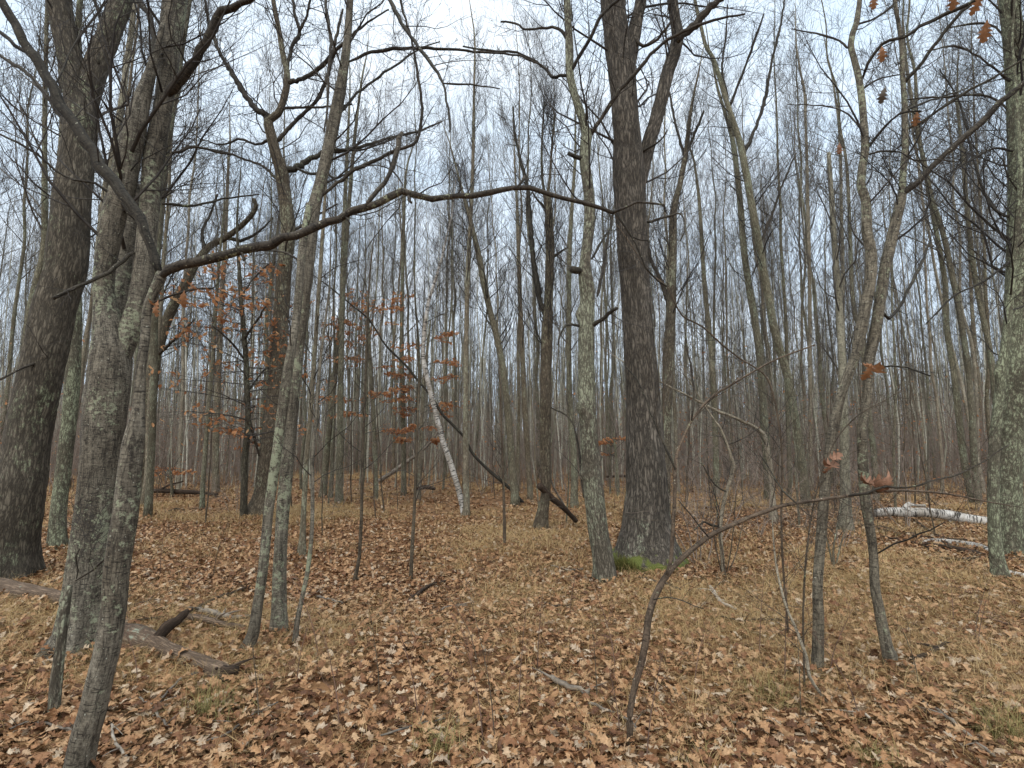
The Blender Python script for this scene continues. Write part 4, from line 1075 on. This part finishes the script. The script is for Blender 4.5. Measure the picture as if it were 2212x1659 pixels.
# arching bare stems at right
tree('sapling', 'whip-thin bare stem arching across the sky right of the central trunk', 'sapling', M_SAPL,
     '1700,1330,5 1690,1200,5 1688,1100,5 1690,1000,5 1680,900,5 1659,820,5 1625,790,4 1602,777,4 1558,743,4 1518,706,4 1475,683,4 1456,650,4 1441,619,4 1407,593,4 1388,570,3 1374,545,3', flare=0.1, sides=8, ext=0, step=0.08, Y=4.6, crown=(42, 0.25, 0.98, 0.8, 1), rmin=0.0011, twigmat=M_TWIG)
tree('sapling', 'bare thin stem leaning right out of the leaves near the right pair', 'sapling', M_SAPL,
     '1738,1480,5 1736,1400,5 1735,1330,5 1740,1220,5 1752,1120,4 1770,1040,4 1800,960,3 1850,900,3 1920,860,2', flare=0.1, sides=8, ext=0, step=0.06, Y=3.7, crown=(34, 0.3, 0.98, 0.5, 1), rmin=0.001, twigmat=M_SAPL)
tree('sapling', 'bent pale stem with mottled bark lying toward the bottom right', 'sapling', M_PALE,
     '1798,1530,4 1770,1495,6 1748,1460,8 1742,1420,8 1720,1360,7 1698,1310,6 1680,1240,5 1672,1180,4 1668,1120,3', flare=0.1, sides=8, ext=0, step=0.06, Y=3.5, crown=(19, 0.3, 0.98, 0.4, 1), rmin=0.001, twigmat=M_SAPL)
tree('sapling', 'short lichened dead stem standing beside the near leaning stem, bottom left', 'sapling', M_GNARL,
     '118,1522,28 122,1470,30 128,1420,27 134,1370,25 142,1310,22 150,1265,16', flare=0.1, sides=12, ext=0, step=0.06, Y=3.4, crown=(0, 0, 0, 0, 0))

# ------------------------------------------------------------------ fallen wood
LOGS = []
def log(name, label, trace, Y0, Y1, mat, cat='log', sides=16, branches=(), rough=0.08, bmat=None, knots=()):
    q = parse(trace)
    rows = []
    for k, (U, V, wd) in enumerate(q):
        Y = Y0 + (Y1 - Y0) * k / (len(q) - 1) if Y0 else hit_Y(U, V + 0.34 * wd)
        p, m = px(U, V, Y); rows.append([*p, wd * 0.5 * m])
    ln = catmull(rows, 0.06)
    mid = ln[len(ln) // 2]
    for p in ln[::5]: LOGS.append((p[0], p[1], p[3]))
    org = np.array([mid[0], mid[1], gz(mid[0], mid[1])])
    T = Tubes(sides); T.add(ln[:, :3] - org, ln[:, 3])
    if branches:
        root = thing(name, label, cat, org)
        T.build('trunk', mat, root, trunk_shape(0, rough, 0.006, knots=knots), cap=True)
        for tr, ya, yb in branches:
            qq = parse(tr); rr = []
            for k, (U, V, wd) in enumerate(qq):
                p, m = px(U, V, ya + (yb - ya) * k / (len(qq) - 1) if ya else hit_Y(U, V + 0.4 * wd)); rr.append([*p, wd * 0.5 * m])
            l2 = catmull(rr, 0.06)
            B = Tubes(10); B.add(l2[:, :3] - org, l2[:, 3]); B.build('branch', bmat or mat, root, trunk_shape(0, rough, 0.003), cap=True)
    else:
        root = T.build(name, mat, None, trunk_shape(0, rough, 0.004), cap=True)
        root.location = org
        tag(root, label, cat)
    return root
bY = base_Y
log('fallen_log', 'long rotting log behind the left trunks, its broken jagged end toward the viewer', '-60,1264,40 0,1272,40 60,1280,38 131,1292,34 200,1332,34 250,1362,32 290,1378,40 335,1392,34 375,1410,42 405,1420,34 436,1434,38 462,1450,42 480,1456,34 498,1464,18', None, None, M_DEADW, sides=28, rough=0.24,
    branches=[('322,1392,26 345,1372,20 362,1352,21 384,1340,15 398,1326,13 407,1318,6', hit_Y(325, 1405), hit_Y(325, 1405) + 0.15), ('400,1340,15 425,1338,17 470,1347,14 530,1358,12', None, None), ('410,1318,6 450,1306,5 500,1282,4 545,1272,3', None, None), ('268,1345,10 300,1356,8 325,1358,6', None, None),
              ('470,1470,16 490,1462,18 515,1456,14', None, None)], bmat=M_DARKW)
log('fallen_birch', 'white peeling birch trunk lying behind the right pair', '1888,1108,16 1920,1106,19 1960,1107,20 2000,1107,20 2050,1113,20 2085,1121,21 2130,1128,21 2180,1131,20 2240,1134,19', 11.3, 10.6, M_BIRCH, sides=18, rough=0.10,
    branches=[('1952,1108,13 1958,1095,12 1966,1088,10', 11.2, 11.2), ('1966,1090,5 1985,1092,5 1998,1092,5', 11.2, 11.2), ('2055,1112,10 2050,1130,8 2048,1150,5', 11.0, 10.9)])
log('fallen_birch', 'short split birch limb with white bark on its top, in front of the lying birch', '1990,1172,8 2010,1170,12 2050,1172,13 2090,1177,14 2120,1183,14 2140,1194,12', None, None, M_BIRCH, sides=14,
    branches=[('2000,1176,10 2050,1184,11 2100,1194,12 2140,1205,10', None, None), ('2010,1176,5 2004,1190,4 2000,1200,3', None, None)], bmat=M_DARKW)
log('fallen_birch', 'white birch end poking in at the right edge, below the trunks', '2164,1240,15 2185,1242,17 2215,1248,17 2260,1256,16', None, None, M_BIRCH, sides=14)
log('fallen_log', 'dark mossy pole on the ground left of the split birch limb', '1885,1140,9 1920,1150,10 1960,1157,9 2000,1163,8 2060,1170,6', None, None, M_DARKW, sides=10)
log('fallen_log', 'brown rotten pole on the ground at the right edge trunks', '2110,1206,8 2160,1205,9 2215,1214,12 2260,1222,12', None, None, M_DARKW, sides=10)
log('leaning_log', 'dark broken log propped against the broken-top trunk', '1165,1049,14 1175,1058,14 1190,1074,13 1212,1092,12 1230,1110,11 1245,1126,9', 10.45, 10.9, M_DARKW, sides=12,
    branches=[('1241,1128,4 1215,1085,4 1195,1050,4 1184,1015,3 1180,990,2', 10.9, 10.5)], bmat=M_GREYW)
log('fallen_log', 'long dark log lying in the brush at left beyond the clearing', '310,1062,7 350,1060,9 390,1062,9 430,1064,7 470,1068,5', 16.8, 16.4, M_DARKW, sides=10, branches=[('345,1058,4 365,1048,3 395,1040,3', 16.7, 16.4)])
log('fallen_log', 'small dark stump piece among the leaves in front of the left brush', '366,1106,8 380,1102,10 398,1104,7', None, None, M_DARKW, sides=10)
log('fallen_log', 'short dark log at the foot of the woods left of the birch', '900,1056,7 918,1052,9 940,1056,6', 15.5, 15.4, M_DARKW, sides=10)
log('fallen_log', 'low dark log across the far gap between the central trunks', '1310,1030,5 1340,1028,6 1375,1030,5', 20, 20, M_DARKW, sides=8)

STICKS = [
 ('dark branch lying under the white birch trunk, tangled with others', '1900,1143,6 1960,1158,6 2020,1168,5 2090,1172,4', M_DARKW),
 ('dark crooked branch between the birch trunk and the split limb', '1975,1128,5 2005,1150,5 2040,1172,4 2055,1190,3', M_DARKW),
 ('thin dark branch lying left of the split birch limb', '1905,1165,4 1950,1172,4 2000,1186,4 2050,1206,3', M_DARKW),
 ('brown branch lying below the split birch limb', '2030,1212,5 2080,1216,6 2120,1210,5 2150,1208,4', M_DARKW),
 ('long dark forked stick lying behind the rotting log at left', '395,1345,10 430,1322,9 475,1300,8 540,1275,5', M_DARKW),
 ('brown barkless limb lying from the rotting log toward the leaning pair', '400,1345,17 440,1352,15 480,1362,13 528,1366,9', M_DEADW),
 ('grey limb lying behind the brown barkless limb at left', '425,1330,12 460,1336,13 500,1345,10 540,1340,6', M_GREYW),
 ('thin dark stick crossing the rotting log at left', '285,1352,6 320,1348,6 352,1342,5', M_DARKW),
 ('thin pale stick leaning over the middle of the rotting log', '330,1402,4 350,1378,4 372,1350,4', M_GREYW),
 ('rotten brown chunk at the broken end of the log', '462,1462,20 488,1470,24 512,1466,20', M_DARKW),
 ('thick grey stick lying among the leaves at bottom centre', '1192,1478,12 1210,1490,12 1240,1502,11 1272,1512,10', M_GREYW),
 ('long thin stick on the leaves right of the grey stick', '1270,1532,7 1300,1545,7 1340,1560,6 1376,1590,5', M_GREYW),
 ('pale stick end lying in the leaves right of the central trunk', '1535,1276,7 1548,1295,7 1560,1312,8 1590,1325,5', M_PALEST),
 ('dark crooked stick in the leaves left of the leaning sapling', '1372,1252,3 1410,1262,5 1440,1270,5 1470,1282,4', M_TWIG),
 ('dark brown stick on the ground between the right pair and the edge', '1965,1436,9 2000,1428,9 2025,1414,8 2045,1400,7', M_DARKW),
 ('dark twig pile stick in the open leaves at centre left', '880,1308,7 905,1290,8 930,1272,7 965,1262,4', M_DARKW),
 ('bent pale twig lying at bottom left near the stem foot', '240,1580,5 246,1612,6 260,1640,6 276,1662,5', M_PALEST),
 ('thin grey branch lying at bottom left over the leaves', '330,1560,4 360,1510,5 390,1480,5 430,1462,4', M_GREYW),
 ('dark thin branch lying at bottom left, crossing the grey branch', '300,1520,4 330,1545,5 352,1575,5 370,1600,4', M_GREYW),
 ('long thin pale branch lying right of the bottom left twigs', '440,1620,4 490,1600,5 540,1560,4 600,1530,3', M_GREYW),
 ('thin branch with side twigs lying at the bottom centre left', '820,1605,4 870,1590,5 930,1572,4 990,1562,3', M_GREYW),
 ('grey broken stick lying at the bottom right corner', '1995,1530,5 2040,1560,7 2100,1610,7 2150,1650,6', M_GREYW),
 ('pale slender stick among grass at bottom right', '1830,1530,5 1850,1548,6 1880,1566,5', M_PALEST),
 ('thin dark stick lying left of the right pair feet', '1560,1340,3 1600,1350,4 1660,1348,5 1700,1352,4', M_DARKW),
 ('short dark stick in the leaves near the bottom centre', '1170,1310,4 1200,1318,5 1235,1316,4', M_DARKW),
 ('grey stick half hidden by leaves under the leaning pair', '660,1290,4 700,1300,5 740,1312,4', M_GREYW),
 ('thin twig lying in the middle of the leaf floor', '930,1335,3 970,1320,4 1010,1316,3', M_GREYW),
 ('grey stick lying on grass left of the mossy central foot', '1190,1228,3 1225,1238,4 1260,1236,3', M_GREYW),
 ('thin dead stick lying behind the bottom left leaning stem', '20,1590,4 70,1575,5 130,1585,5 200,1610,4', M_GREYW),
 ('thin red-brown stick at the far right above the corner', '2090,1330,3 2140,1345,4 2200,1365,4', M_STEM),
]
for lab, tr_, mt in STICKS:
    q = parse(tr_)
    rows = []
    for U, V, wd in q:
        Y = hit_Y(U, V); p, m = px(U, V, Y); rad = max(wd * 0.5 * m, 0.0035)
        p[2] = gz(p[0], p[1]) + 0.035 + rad * 0.6
        rows.append([*p, rad])
    ln = catmull(rows, 0.04)
    ln[1:-1, :3] += rng.normal(0, 0.004, (len(ln) - 2, 3))
    org = np.array([*ln[0, :2], gz(*ln[0, :2])])
    T = Tubes(8); T.add(ln[:, :3] - org, ln[:, 3])
    for k in range(3):
        i = rng.integers(1, len(ln) - 1)
        d = unit(ln[i, :3] - ln[i - 1, :3] + rng.normal(0, 0.5, 3)); d[2] = abs(d[2]) * 0.5
        pp = ln[i, :3] - org
        L2 = rng.uniform(0.08, 0.25)
        T.add(np.array([pp, pp + d * L2 * 0.5, pp + d * L2 + np.array([0, 0, -0.01])]), np.array([ln[i, 3] * 0.5, ln[i, 3] * 0.35, 0.001]))
    o = T.build('fallen_stick', mt, None, None, cap=True)
    o.location = org
    tag(o, lab, 'stick')

# moss cushions round the foot of the central trunk
def moss_patch():
    c, _ = px(1350, 1190, 7.25)
    n = 5200
    a = rng.normal(0, 1, (n, 2)) * np.array([0.20, 0.10])
    X = c[0] + a[:, 0] + 0.02; Yy = c[1] + a[:, 1]
    keep = rng.random(n) < np.exp(-(a[:, 0] / 0.3) ** 2)
    X, Yy = X[keep], Yy[keep]
    v, f = blades(X, Yy, 0.05 + 0.20 * np.exp(-((X - c[0]) / 0.16) ** 2) * rng.random(len(X)), rng.random(len(X)) * 1.2, np.full(len(X), 0.014))
    o = link('moss', mesh_np('moss', v, [f]), M_MOSS)
    tag(o, 'dark green moss clump at the left foot of the central trunk', 'moss', kind='stuff')
moss_patch()

# thin red-brown whips standing in the leaves
WHIPS = [(560, 1565, -18, 190), (735, 1580, -40, 230), (640, 1480, 30, 150), (820, 1500, -20, 170), (905, 1560, -60, 250), (1045, 1610, -50, 260), (1070, 1600, -60, 330), (1120, 1545, 15, 220), (1160, 1450, 20, 230), (1290, 1520, -12, 180), (1330, 1440, -60, 200), (1395, 1655, 40, 260), (1450, 1300, -18, 110), (1500, 1480, 22, 120), (1695, 1490, 6, 280), (1730, 1560, -10, 230), (1790, 1460, 55, 150), (1860, 1560, -110, 200), (2105, 1380, 30, 130), (2112, 1400, 20, 110), (2060, 1350, -6, 90), (460, 1250, 35, 130), (345, 1250, 10, 110), (1230, 1330, 25, 130), (1035, 1440, -90, 190), (690, 1420, -75, 200), (1640, 1420, 12, 200), (1985, 1480, -40, 130), (300, 1480, -30, 130), (1340, 1600, -25, 160)]
for i, (U, V, du, h) in enumerate(WHIPS):
    Y = hit_Y(U, V)
    rows = []
    for t in (0, 0.33, 0.66, 1.0):
        p, m = px(U + du * t ** 1.5, V - h * t, Y + 0.06 * t)
        rows.append([*p, 0.0042 * (1 - 0.75 * t)])
    rows[0][2] = gz(rows[0][0], rows[0][1]) - 0.03
    ln = catmull(rows, 0.06)
    org = np.array([ln[0, 0], ln[0, 1], gz(ln[0, 0], ln[0, 1])])
    T = Tubes(5); T.add(ln[:, :3] - org, ln[:, 3])
    l2 = ln.copy(); l2[:, :3] -= org
    T3 = Tubes(5); T3.by = T.by
    sprout(T, l2, 4, 0.3, 0.95, 0.22, 1, ang=(20, 50), kids=3, rmin=0.0009)
    o = T.build('seedling', M_STEM if i % 3 else M_SAPL, None)
    o.location = org
    tag(o, 'whip-thin reddish bare seedling standing in the fallen leaves', 'seedling', 'thin bare seedlings standing in the fallen leaves')

# ------------------------------------------------------------------ the woods behind
def proto(h, r, style, mat, nb, sides=9):
    """trunk and crown of one background tree, standing at the origin"""
    n = 16
    z = np.linspace(-0.15, h, n)
    bend = np.cumsum(rng.normal(0, 0.05, (n, 2)), 0) * h / 12
    lean = rng.normal(0, 0.02, 2)
    pts = np.stack([bend[:, 0] * 0.7 + lean[0] * z, bend[:, 1] * 0.7 + lean[1] * z, z], -1)
    pts[:, :2] -= pts[0, :2]
    t = np.linspace(0, 1, n)
    rad = r * (1 - 0.9 * t ** 1.2)
    line = np.concatenate([pts, rad[:, None]], 1)
    line = catmull(line, 0.35)
    T = Tubes(sides); T.add(line[:, :3], line[:, 3])
    V_, F, A = T.arrays(trunk_shape(0.35, 0.06))
    tm = mesh_np('trunk', V_, F, A)
    tm.materials.append(mat)
    tw = Tubes(3)
    if style == 'up':
        sprout(tw, line, nb, 0.38, 0.99, h * 0.19, 2, ang=(18, 52), up=0.22, kids=7, rmin=0.0030, wob=0.13)
    elif style == 'spread':
        sprout(tw, line, nb, 0.34, 0.99, h * 0.15, 2, ang=(35, 75), up=0.12, kids=7, rmin=0.0030, wob=0.2)
    else:
        sprout(tw, line, nb, 0.45, 0.99, h * 0.12, 1, ang=(20, 55), up=0.15, kids=9, rmin=0.0030)
    sprout(tw, line, 5, 0.08, 0.35, 0.7, 1, ang=(50, 95), up=0.0, kids=4, rmin=0.003)
    V_, F, A = tw.arrays()
    cm = mesh_np('crown', V_, F, A)
    cm.materials.append(M_FTWIG)
    return tm, cm

PROTOS = [proto(20, 0.080, 'up', M_FAR, 26), proto(18, 0.058, 'up', M_FAR, 22), proto(21, 0.098, 'up', M_FAR, 28), proto(16, 0.044, 'thin', M_FAR, 34), proto(19, 0.060, 'thin', M_PALE, 38), proto(19, 0.088, 'spread', M_FAR, 30), proto(16, 0.062, 'spread', M_FAR, 28), proto(13, 0.036, 'up', M_FAR, 20), proto(20, 0.064, 'up', M_PALE, 24)]
GRP = 'bare trees of the woods behind the clearing'
GLAB = 'slender bare grey tree among many in the woods behind the clearing'
placed = []
def put_tree(x, y, k, s, rz):
    g = gz(x, y)
    root = thing('woodland_tree', GLAB, 'tree', (x, y, g), GRP)
    root.rotation_euler = (rng.normal(0, 0.02), rng.normal(0, 0.02), rz)
    root.scale = (s, s, s)
    for nm, me in zip(('trunk', 'crown'), PROTOS[k]):
        o = bpy.data.objects.new(nm, me); C.objects.link(o); o.parent = root
cnt = 0
tries = 0
while cnt < 236 and tries < 6000:
    tries += 1
    u = rng.random()
    y = math.sqrt(17.5 ** 2 + u * (47 ** 2 - 17.5 ** 2))
    x = (rng.random() * 2 - 1) * (y * 1.02 + 1)
    if y < 24 and abs(x) < 0.9 * y and rng.random() < 0.35: continue
    if any((x - a) ** 2 + (y - b) ** 2 < 0.9 for a, b in placed): continue
    placed.append((x, y))
    put_tree(x, y, int(rng.integers(0, len(PROTOS))), rng.uniform(0.78, 1.18), rng.random() * 6.28)
    cnt += 1
# a few nearer ones at the sides
for x, y, k, s in [(-11.5, 12.5, 5, 1.0), (-9.2, 13.5, 6, 1.0), (-8.0, 10.5, 1, 0.9), (-13.5, 15.5, 2, 0.9), (-6.6, 14.5, 7, 1.0), (12.6, 14.8, 5, 1.0), (14.2, 16, 6, 1.0), (10.6, 15.8, 5, 0.95), (8.6, 16.8, 6, 1.1), (15.6, 15.2, 2, 0.9), (-5.4, 16.2, 3, 1.0), (9.6, 13.6, 7, 0.9), (-14.5, 12.8, 6, 1.0), (5.3, 17.2, 1, 1.0), (-3.0, 17.0, 3, 1.0), (3.2, 17.6, 7, 1.0), (0.2, 17.8, 1, 1.0)]:
    put_tree(x, y, k, s, rng.random() * 6.28)

SPROTO = [proto(5.5, 0.018, 'thin', M_SAPL, 12, 6), proto(4.2, 0.014, 'thin', M_SAPL, 12, 6), proto(6.5, 0.024, 'thin', M_FAR, 14, 6)]
for k in range(46):
    y = rng.uniform(9.0, 19); x = rng.uniform(-0.8, 0.85) * y
    if y < 11 and abs(x) < 0.25 * y: y += 5
    root = thing('sapling', 'thin bare pole-like sapling scattered across the grassy clearing', 'sapling', (x, y, gz(x, y)), 'thin bare saplings scattered across the clearing')
    root.rotation_euler = (rng.normal(0, 0.04), rng.normal(0, 0.04), rng.random() * 6.28)
    sc_ = rng.uniform(0.7, 1.15); root.scale = (sc_, sc_, sc_)
    for nm, me in zip(('trunk', 'crown'), SPROTO[k % 3]):
        o = bpy.data.objects.new(nm, me); C.objects.link(o); o.parent = root

def bush_proto():
    T = Tubes(4)
    for k in range(5):
        a = rng.random() * 6.28
        p0 = np.array([math.cos(a) * 0.06, math.sin(a) * 0.06, -0.05])
        grow(T, p0, np.array([math.cos(a) * 0.5, math.sin(a) * 0.5, 1.0]), rng.uniform(1.0, 2.0), 0.008, 2, 0.06, 0.16, 5, 0.0018, None, (30, 70))
    V_, F, A = T.arrays()
    m = mesh_np('stems', V_, F, A); m.materials.append(M_BRUSH)
    return m
BP = [bush_proto() for _ in range(3)]
for k, (x, y) in enumerate([(2.6, 7.6), (3.3, 8.9), (4.3, 9.6), (4.9, 8.2), (5.6, 10.6), (3.7, 11.2), (6.6, 11.8), (7.4, 10.2), (5.2, 12.8), (8.3, 12.6), (2.9, 12.6), (6.4, 14.2), (9.4, 14.6), (4.2, 14.4), (-4.4, 13.8), (-6.2, 12.2), (-2.8, 15.2), (-7.6, 14.8), (1.6, 15.0), (-5.4, 15.8), (7.9, 15.6), (10.9, 12.8)]):
    root = bpy.data.objects.new('bare_shrub', BP[k % 3]); C.objects.link(root)
    root.location = (x, y, gz(x, y)); root.rotation_euler = (0, 0, rng.random() * 6.28)
    sc_ = rng.uniform(0.75, 1.25); root.scale = (sc_, sc_, sc_)
    tag(root, 'leafless tangle of thin reddish stems at the edge of the clearing', 'shrub', 'leafless shrubs at the edge of the clearing')

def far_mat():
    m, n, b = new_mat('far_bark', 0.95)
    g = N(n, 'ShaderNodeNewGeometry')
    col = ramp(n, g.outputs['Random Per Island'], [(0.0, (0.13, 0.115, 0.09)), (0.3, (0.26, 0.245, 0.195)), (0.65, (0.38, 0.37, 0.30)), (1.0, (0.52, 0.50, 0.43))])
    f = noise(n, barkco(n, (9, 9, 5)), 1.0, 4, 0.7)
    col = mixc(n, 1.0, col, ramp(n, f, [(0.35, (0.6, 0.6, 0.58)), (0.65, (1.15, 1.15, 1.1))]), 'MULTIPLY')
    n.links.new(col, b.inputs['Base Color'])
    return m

def far_woods():
    mt = far_mat()
    T = Tubes(5); tw = Tubes(3)
    def stand(n, y0, y1, r0, r1, nb, rtw, hh):
        ys = np.sqrt(y0 ** 2 + rng.random(n) * (y1 ** 2 - y0 ** 2))
        xs = (rng.random(n) * 2 - 1) * (ys * 1.05 + 4)
        zs = ground_z(xs, ys)
        for x, y, z in zip(xs, ys, zs):
            h = rng.uniform(*hh); r = rng.uniform(r0, r1)
            m = 8
            t = np.linspace(0, 1, m)
            p = np.stack([x + np.cumsum(rng.normal(0, 0.09, m)), y + np.cumsum(rng.normal(0, 0.09, m)), z - 0.2 + t * h], -1)
            T.add(p, r * (1 - 0.92 * t))
            for k in range(nb):
                tt = rng.uniform(0.35, 0.98)
                f = tt * (m - 1); i = min(int(f), m - 2)
                q = p[i] + (p[i + 1] - p[i]) * (f - i)
                a = rng.random() * 6.28; L2 = h * rng.uniform(0.07, 0.19) * (1.2 - 0.6 * tt)
                d = np.array([math.cos(a) * 0.5, math.sin(a) * 0.5, 0.8])
                tw.add(np.array([q, q + d * L2 * 0.5 + rng.normal(0, 0.08, 3), q + d * L2 + rng.normal(0, 0.15, 3)]), np.array([rtw, rtw * 0.7, rtw * 0.35]))
                for _ in range(3):
                    q2 = q + d * L2 * rng.uniform(0.25, 0.95)
                    d2 = unit(d + rng.normal(0, 0.5, 3)) * L2 * 0.5
                    tw.add(np.array([q2, q2 + d2 * 0.5, q2 + d2 + rng.normal(0, 0.05, 3)]), np.array([rtw * 0.6, rtw * 0.45, rtw * 0.25]))
    stand(1900, 19, 50, 0.014, 0.042, 9, 0.006, (7, 15))
    stand(3200, 44, 135, 0.05, 0.14, 14, 0.013, (9, 15))
    V_, F, A = T.arrays()
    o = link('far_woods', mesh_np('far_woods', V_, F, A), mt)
    tag(o, 'far-off grey trunks of the woods filling the background', 'woods', kind='stuff')
    V_, F, A = tw.arrays()
    o = link('far_branches', mesh_np('far_branches', V_, F, A), M_FTWIG)
    tag(o, 'fine bare branches of the far-off woods', 'woods', kind='stuff')
far_woods()

def brush():
    T = Tubes(3); lp = []
    n = 6800
    u = rng.random(n)
    ys = np.sqrt(17.0 ** 2 + u * (58 ** 2 - 17.0 ** 2))
    xs = (rng.random(n) * 2 - 1) * (ys * 1.02 + 1)
    dens = vnoise(np.stack([xs * 0.16, ys * 0.16, xs * 0], -1)) + 0.22 * np.clip(np.abs(xs / ys - 0.0) / 0.7, 0, 1)
    keep = dens > 0.34
    xs, ys = xs[keep], ys[keep]
    zs = ground_z(xs, ys)
    for x, y, z in zip(xs, ys, zs):
        for _ in range(int(rng.integers(2, 4))):
            h = rng.uniform(1.2, 4.4) * (0.7 + 0.6 * rng.random())
            d = unit(np.array([rng.normal(0, 0.22), rng.normal(0, 0.22), 1.0]))
            b = np.array([x + rng.normal(0, 0.15), y + rng.normal(0, 0.15), z - 0.05])
            p = np.array([b, b + d * h * 0.5, b + d * h + np.array([rng.normal(0, 0.15), rng.normal(0, 0.15), 0])])
            T.add(p, np.array([0.010, 0.007, 0.003]) * rng.uniform(0.7, 1.3))
            for k in range(5):
                q = p[0] + (p[2] - p[0]) * rng.uniform(0.2, 1.0)
                d2 = unit(np.array([rng.normal(0, 0.6), rng.normal(0, 0.6), 0.7])) * h * rng.uniform(0.15, 0.4)
                T.add(np.array([q, q + d2 * 0.5, q + d2]), np.array([0.005, 0.004, 0.0025]))
                if rng.random() < (0.30 if x > 5 or x < -4 else 0.10): lp.append(q + d2)
    o = T.build('undergrowth', M_BRUSH, None)
    tag(o, 'thin reddish bare undergrowth along the edge of the woods', 'undergrowth', kind='stuff')
    lp = np.array(lp); m_ = len(lp)
    v, f = leaf_cloud('oval', lp, 0.085 * (0.6 + 0.8 * rng.random(m_)), rng.random(m_) * 6.28, rng.normal(0.5, 0.4, m_), rng.normal(0, 0.6, m_), rng.normal(0.3, 0.3, m_), rng.normal(0, 0.6, m_))
    o2 = link('undergrowth_leaves', mesh_np('undergrowth_leaves', v, [f], smooth=False), M_RUST)
    tag(o2, 'scattered rusty leaves clinging to the undergrowth', 'leaves', kind='stuff')
brush()


def drifts():
    """fallen leaves heaped against the feet of the trunks"""
    P = []
    for x, y, r in FEET:
        if y > 22: continue
        n = int(40 + 700 * min(r, 0.2)) if y < 9 else 26
        a = rng.random(n) * 6.283
        d = r * 1.05 + 0.02 + np.abs(rng.normal(0, 0.13 + r * 0.5, n))
        X, Yy = x + d * np.cos(a), y + d * np.sin(a)
        P.append(np.stack([X, Yy, ground_z(X, Yy) + 0.02 + 0.09 * rng.random(n) * np.exp(-(d - r) / 0.15)], -1))
    for x, y, r in LOGS:
        n = 14
        a = rng.random(n) * 6.283
        d = r * 1.1 + np.abs(rng.normal(0, 0.12, n))
        X, Yy = x + d * np.cos(a), y + d * np.sin(a)
        P.append(np.stack([X, Yy, ground_z(X, Yy) + 0.02 + 0.05 * rng.random(n)], -1))
    P = np.concatenate(P); m = len(P)
    v, f = leaf_cloud('torn', P, 0.085 * (0.5 + 0.7 * rng.random(m)), rng.random(m) * 6.283, rng.normal(0, 0.6, m), rng.normal(0, 0.6, m), rng.normal(0.1, 0.4, m), rng.normal(0, 0.7, m))
    o = link('drifted_leaves', mesh_np('drifted_leaves', v, [f], smooth=False), M_LEAF)
    tag(o, 'fallen leaves heaped against the feet of the trunks', 'fallen leaves', kind='stuff')
drifts()
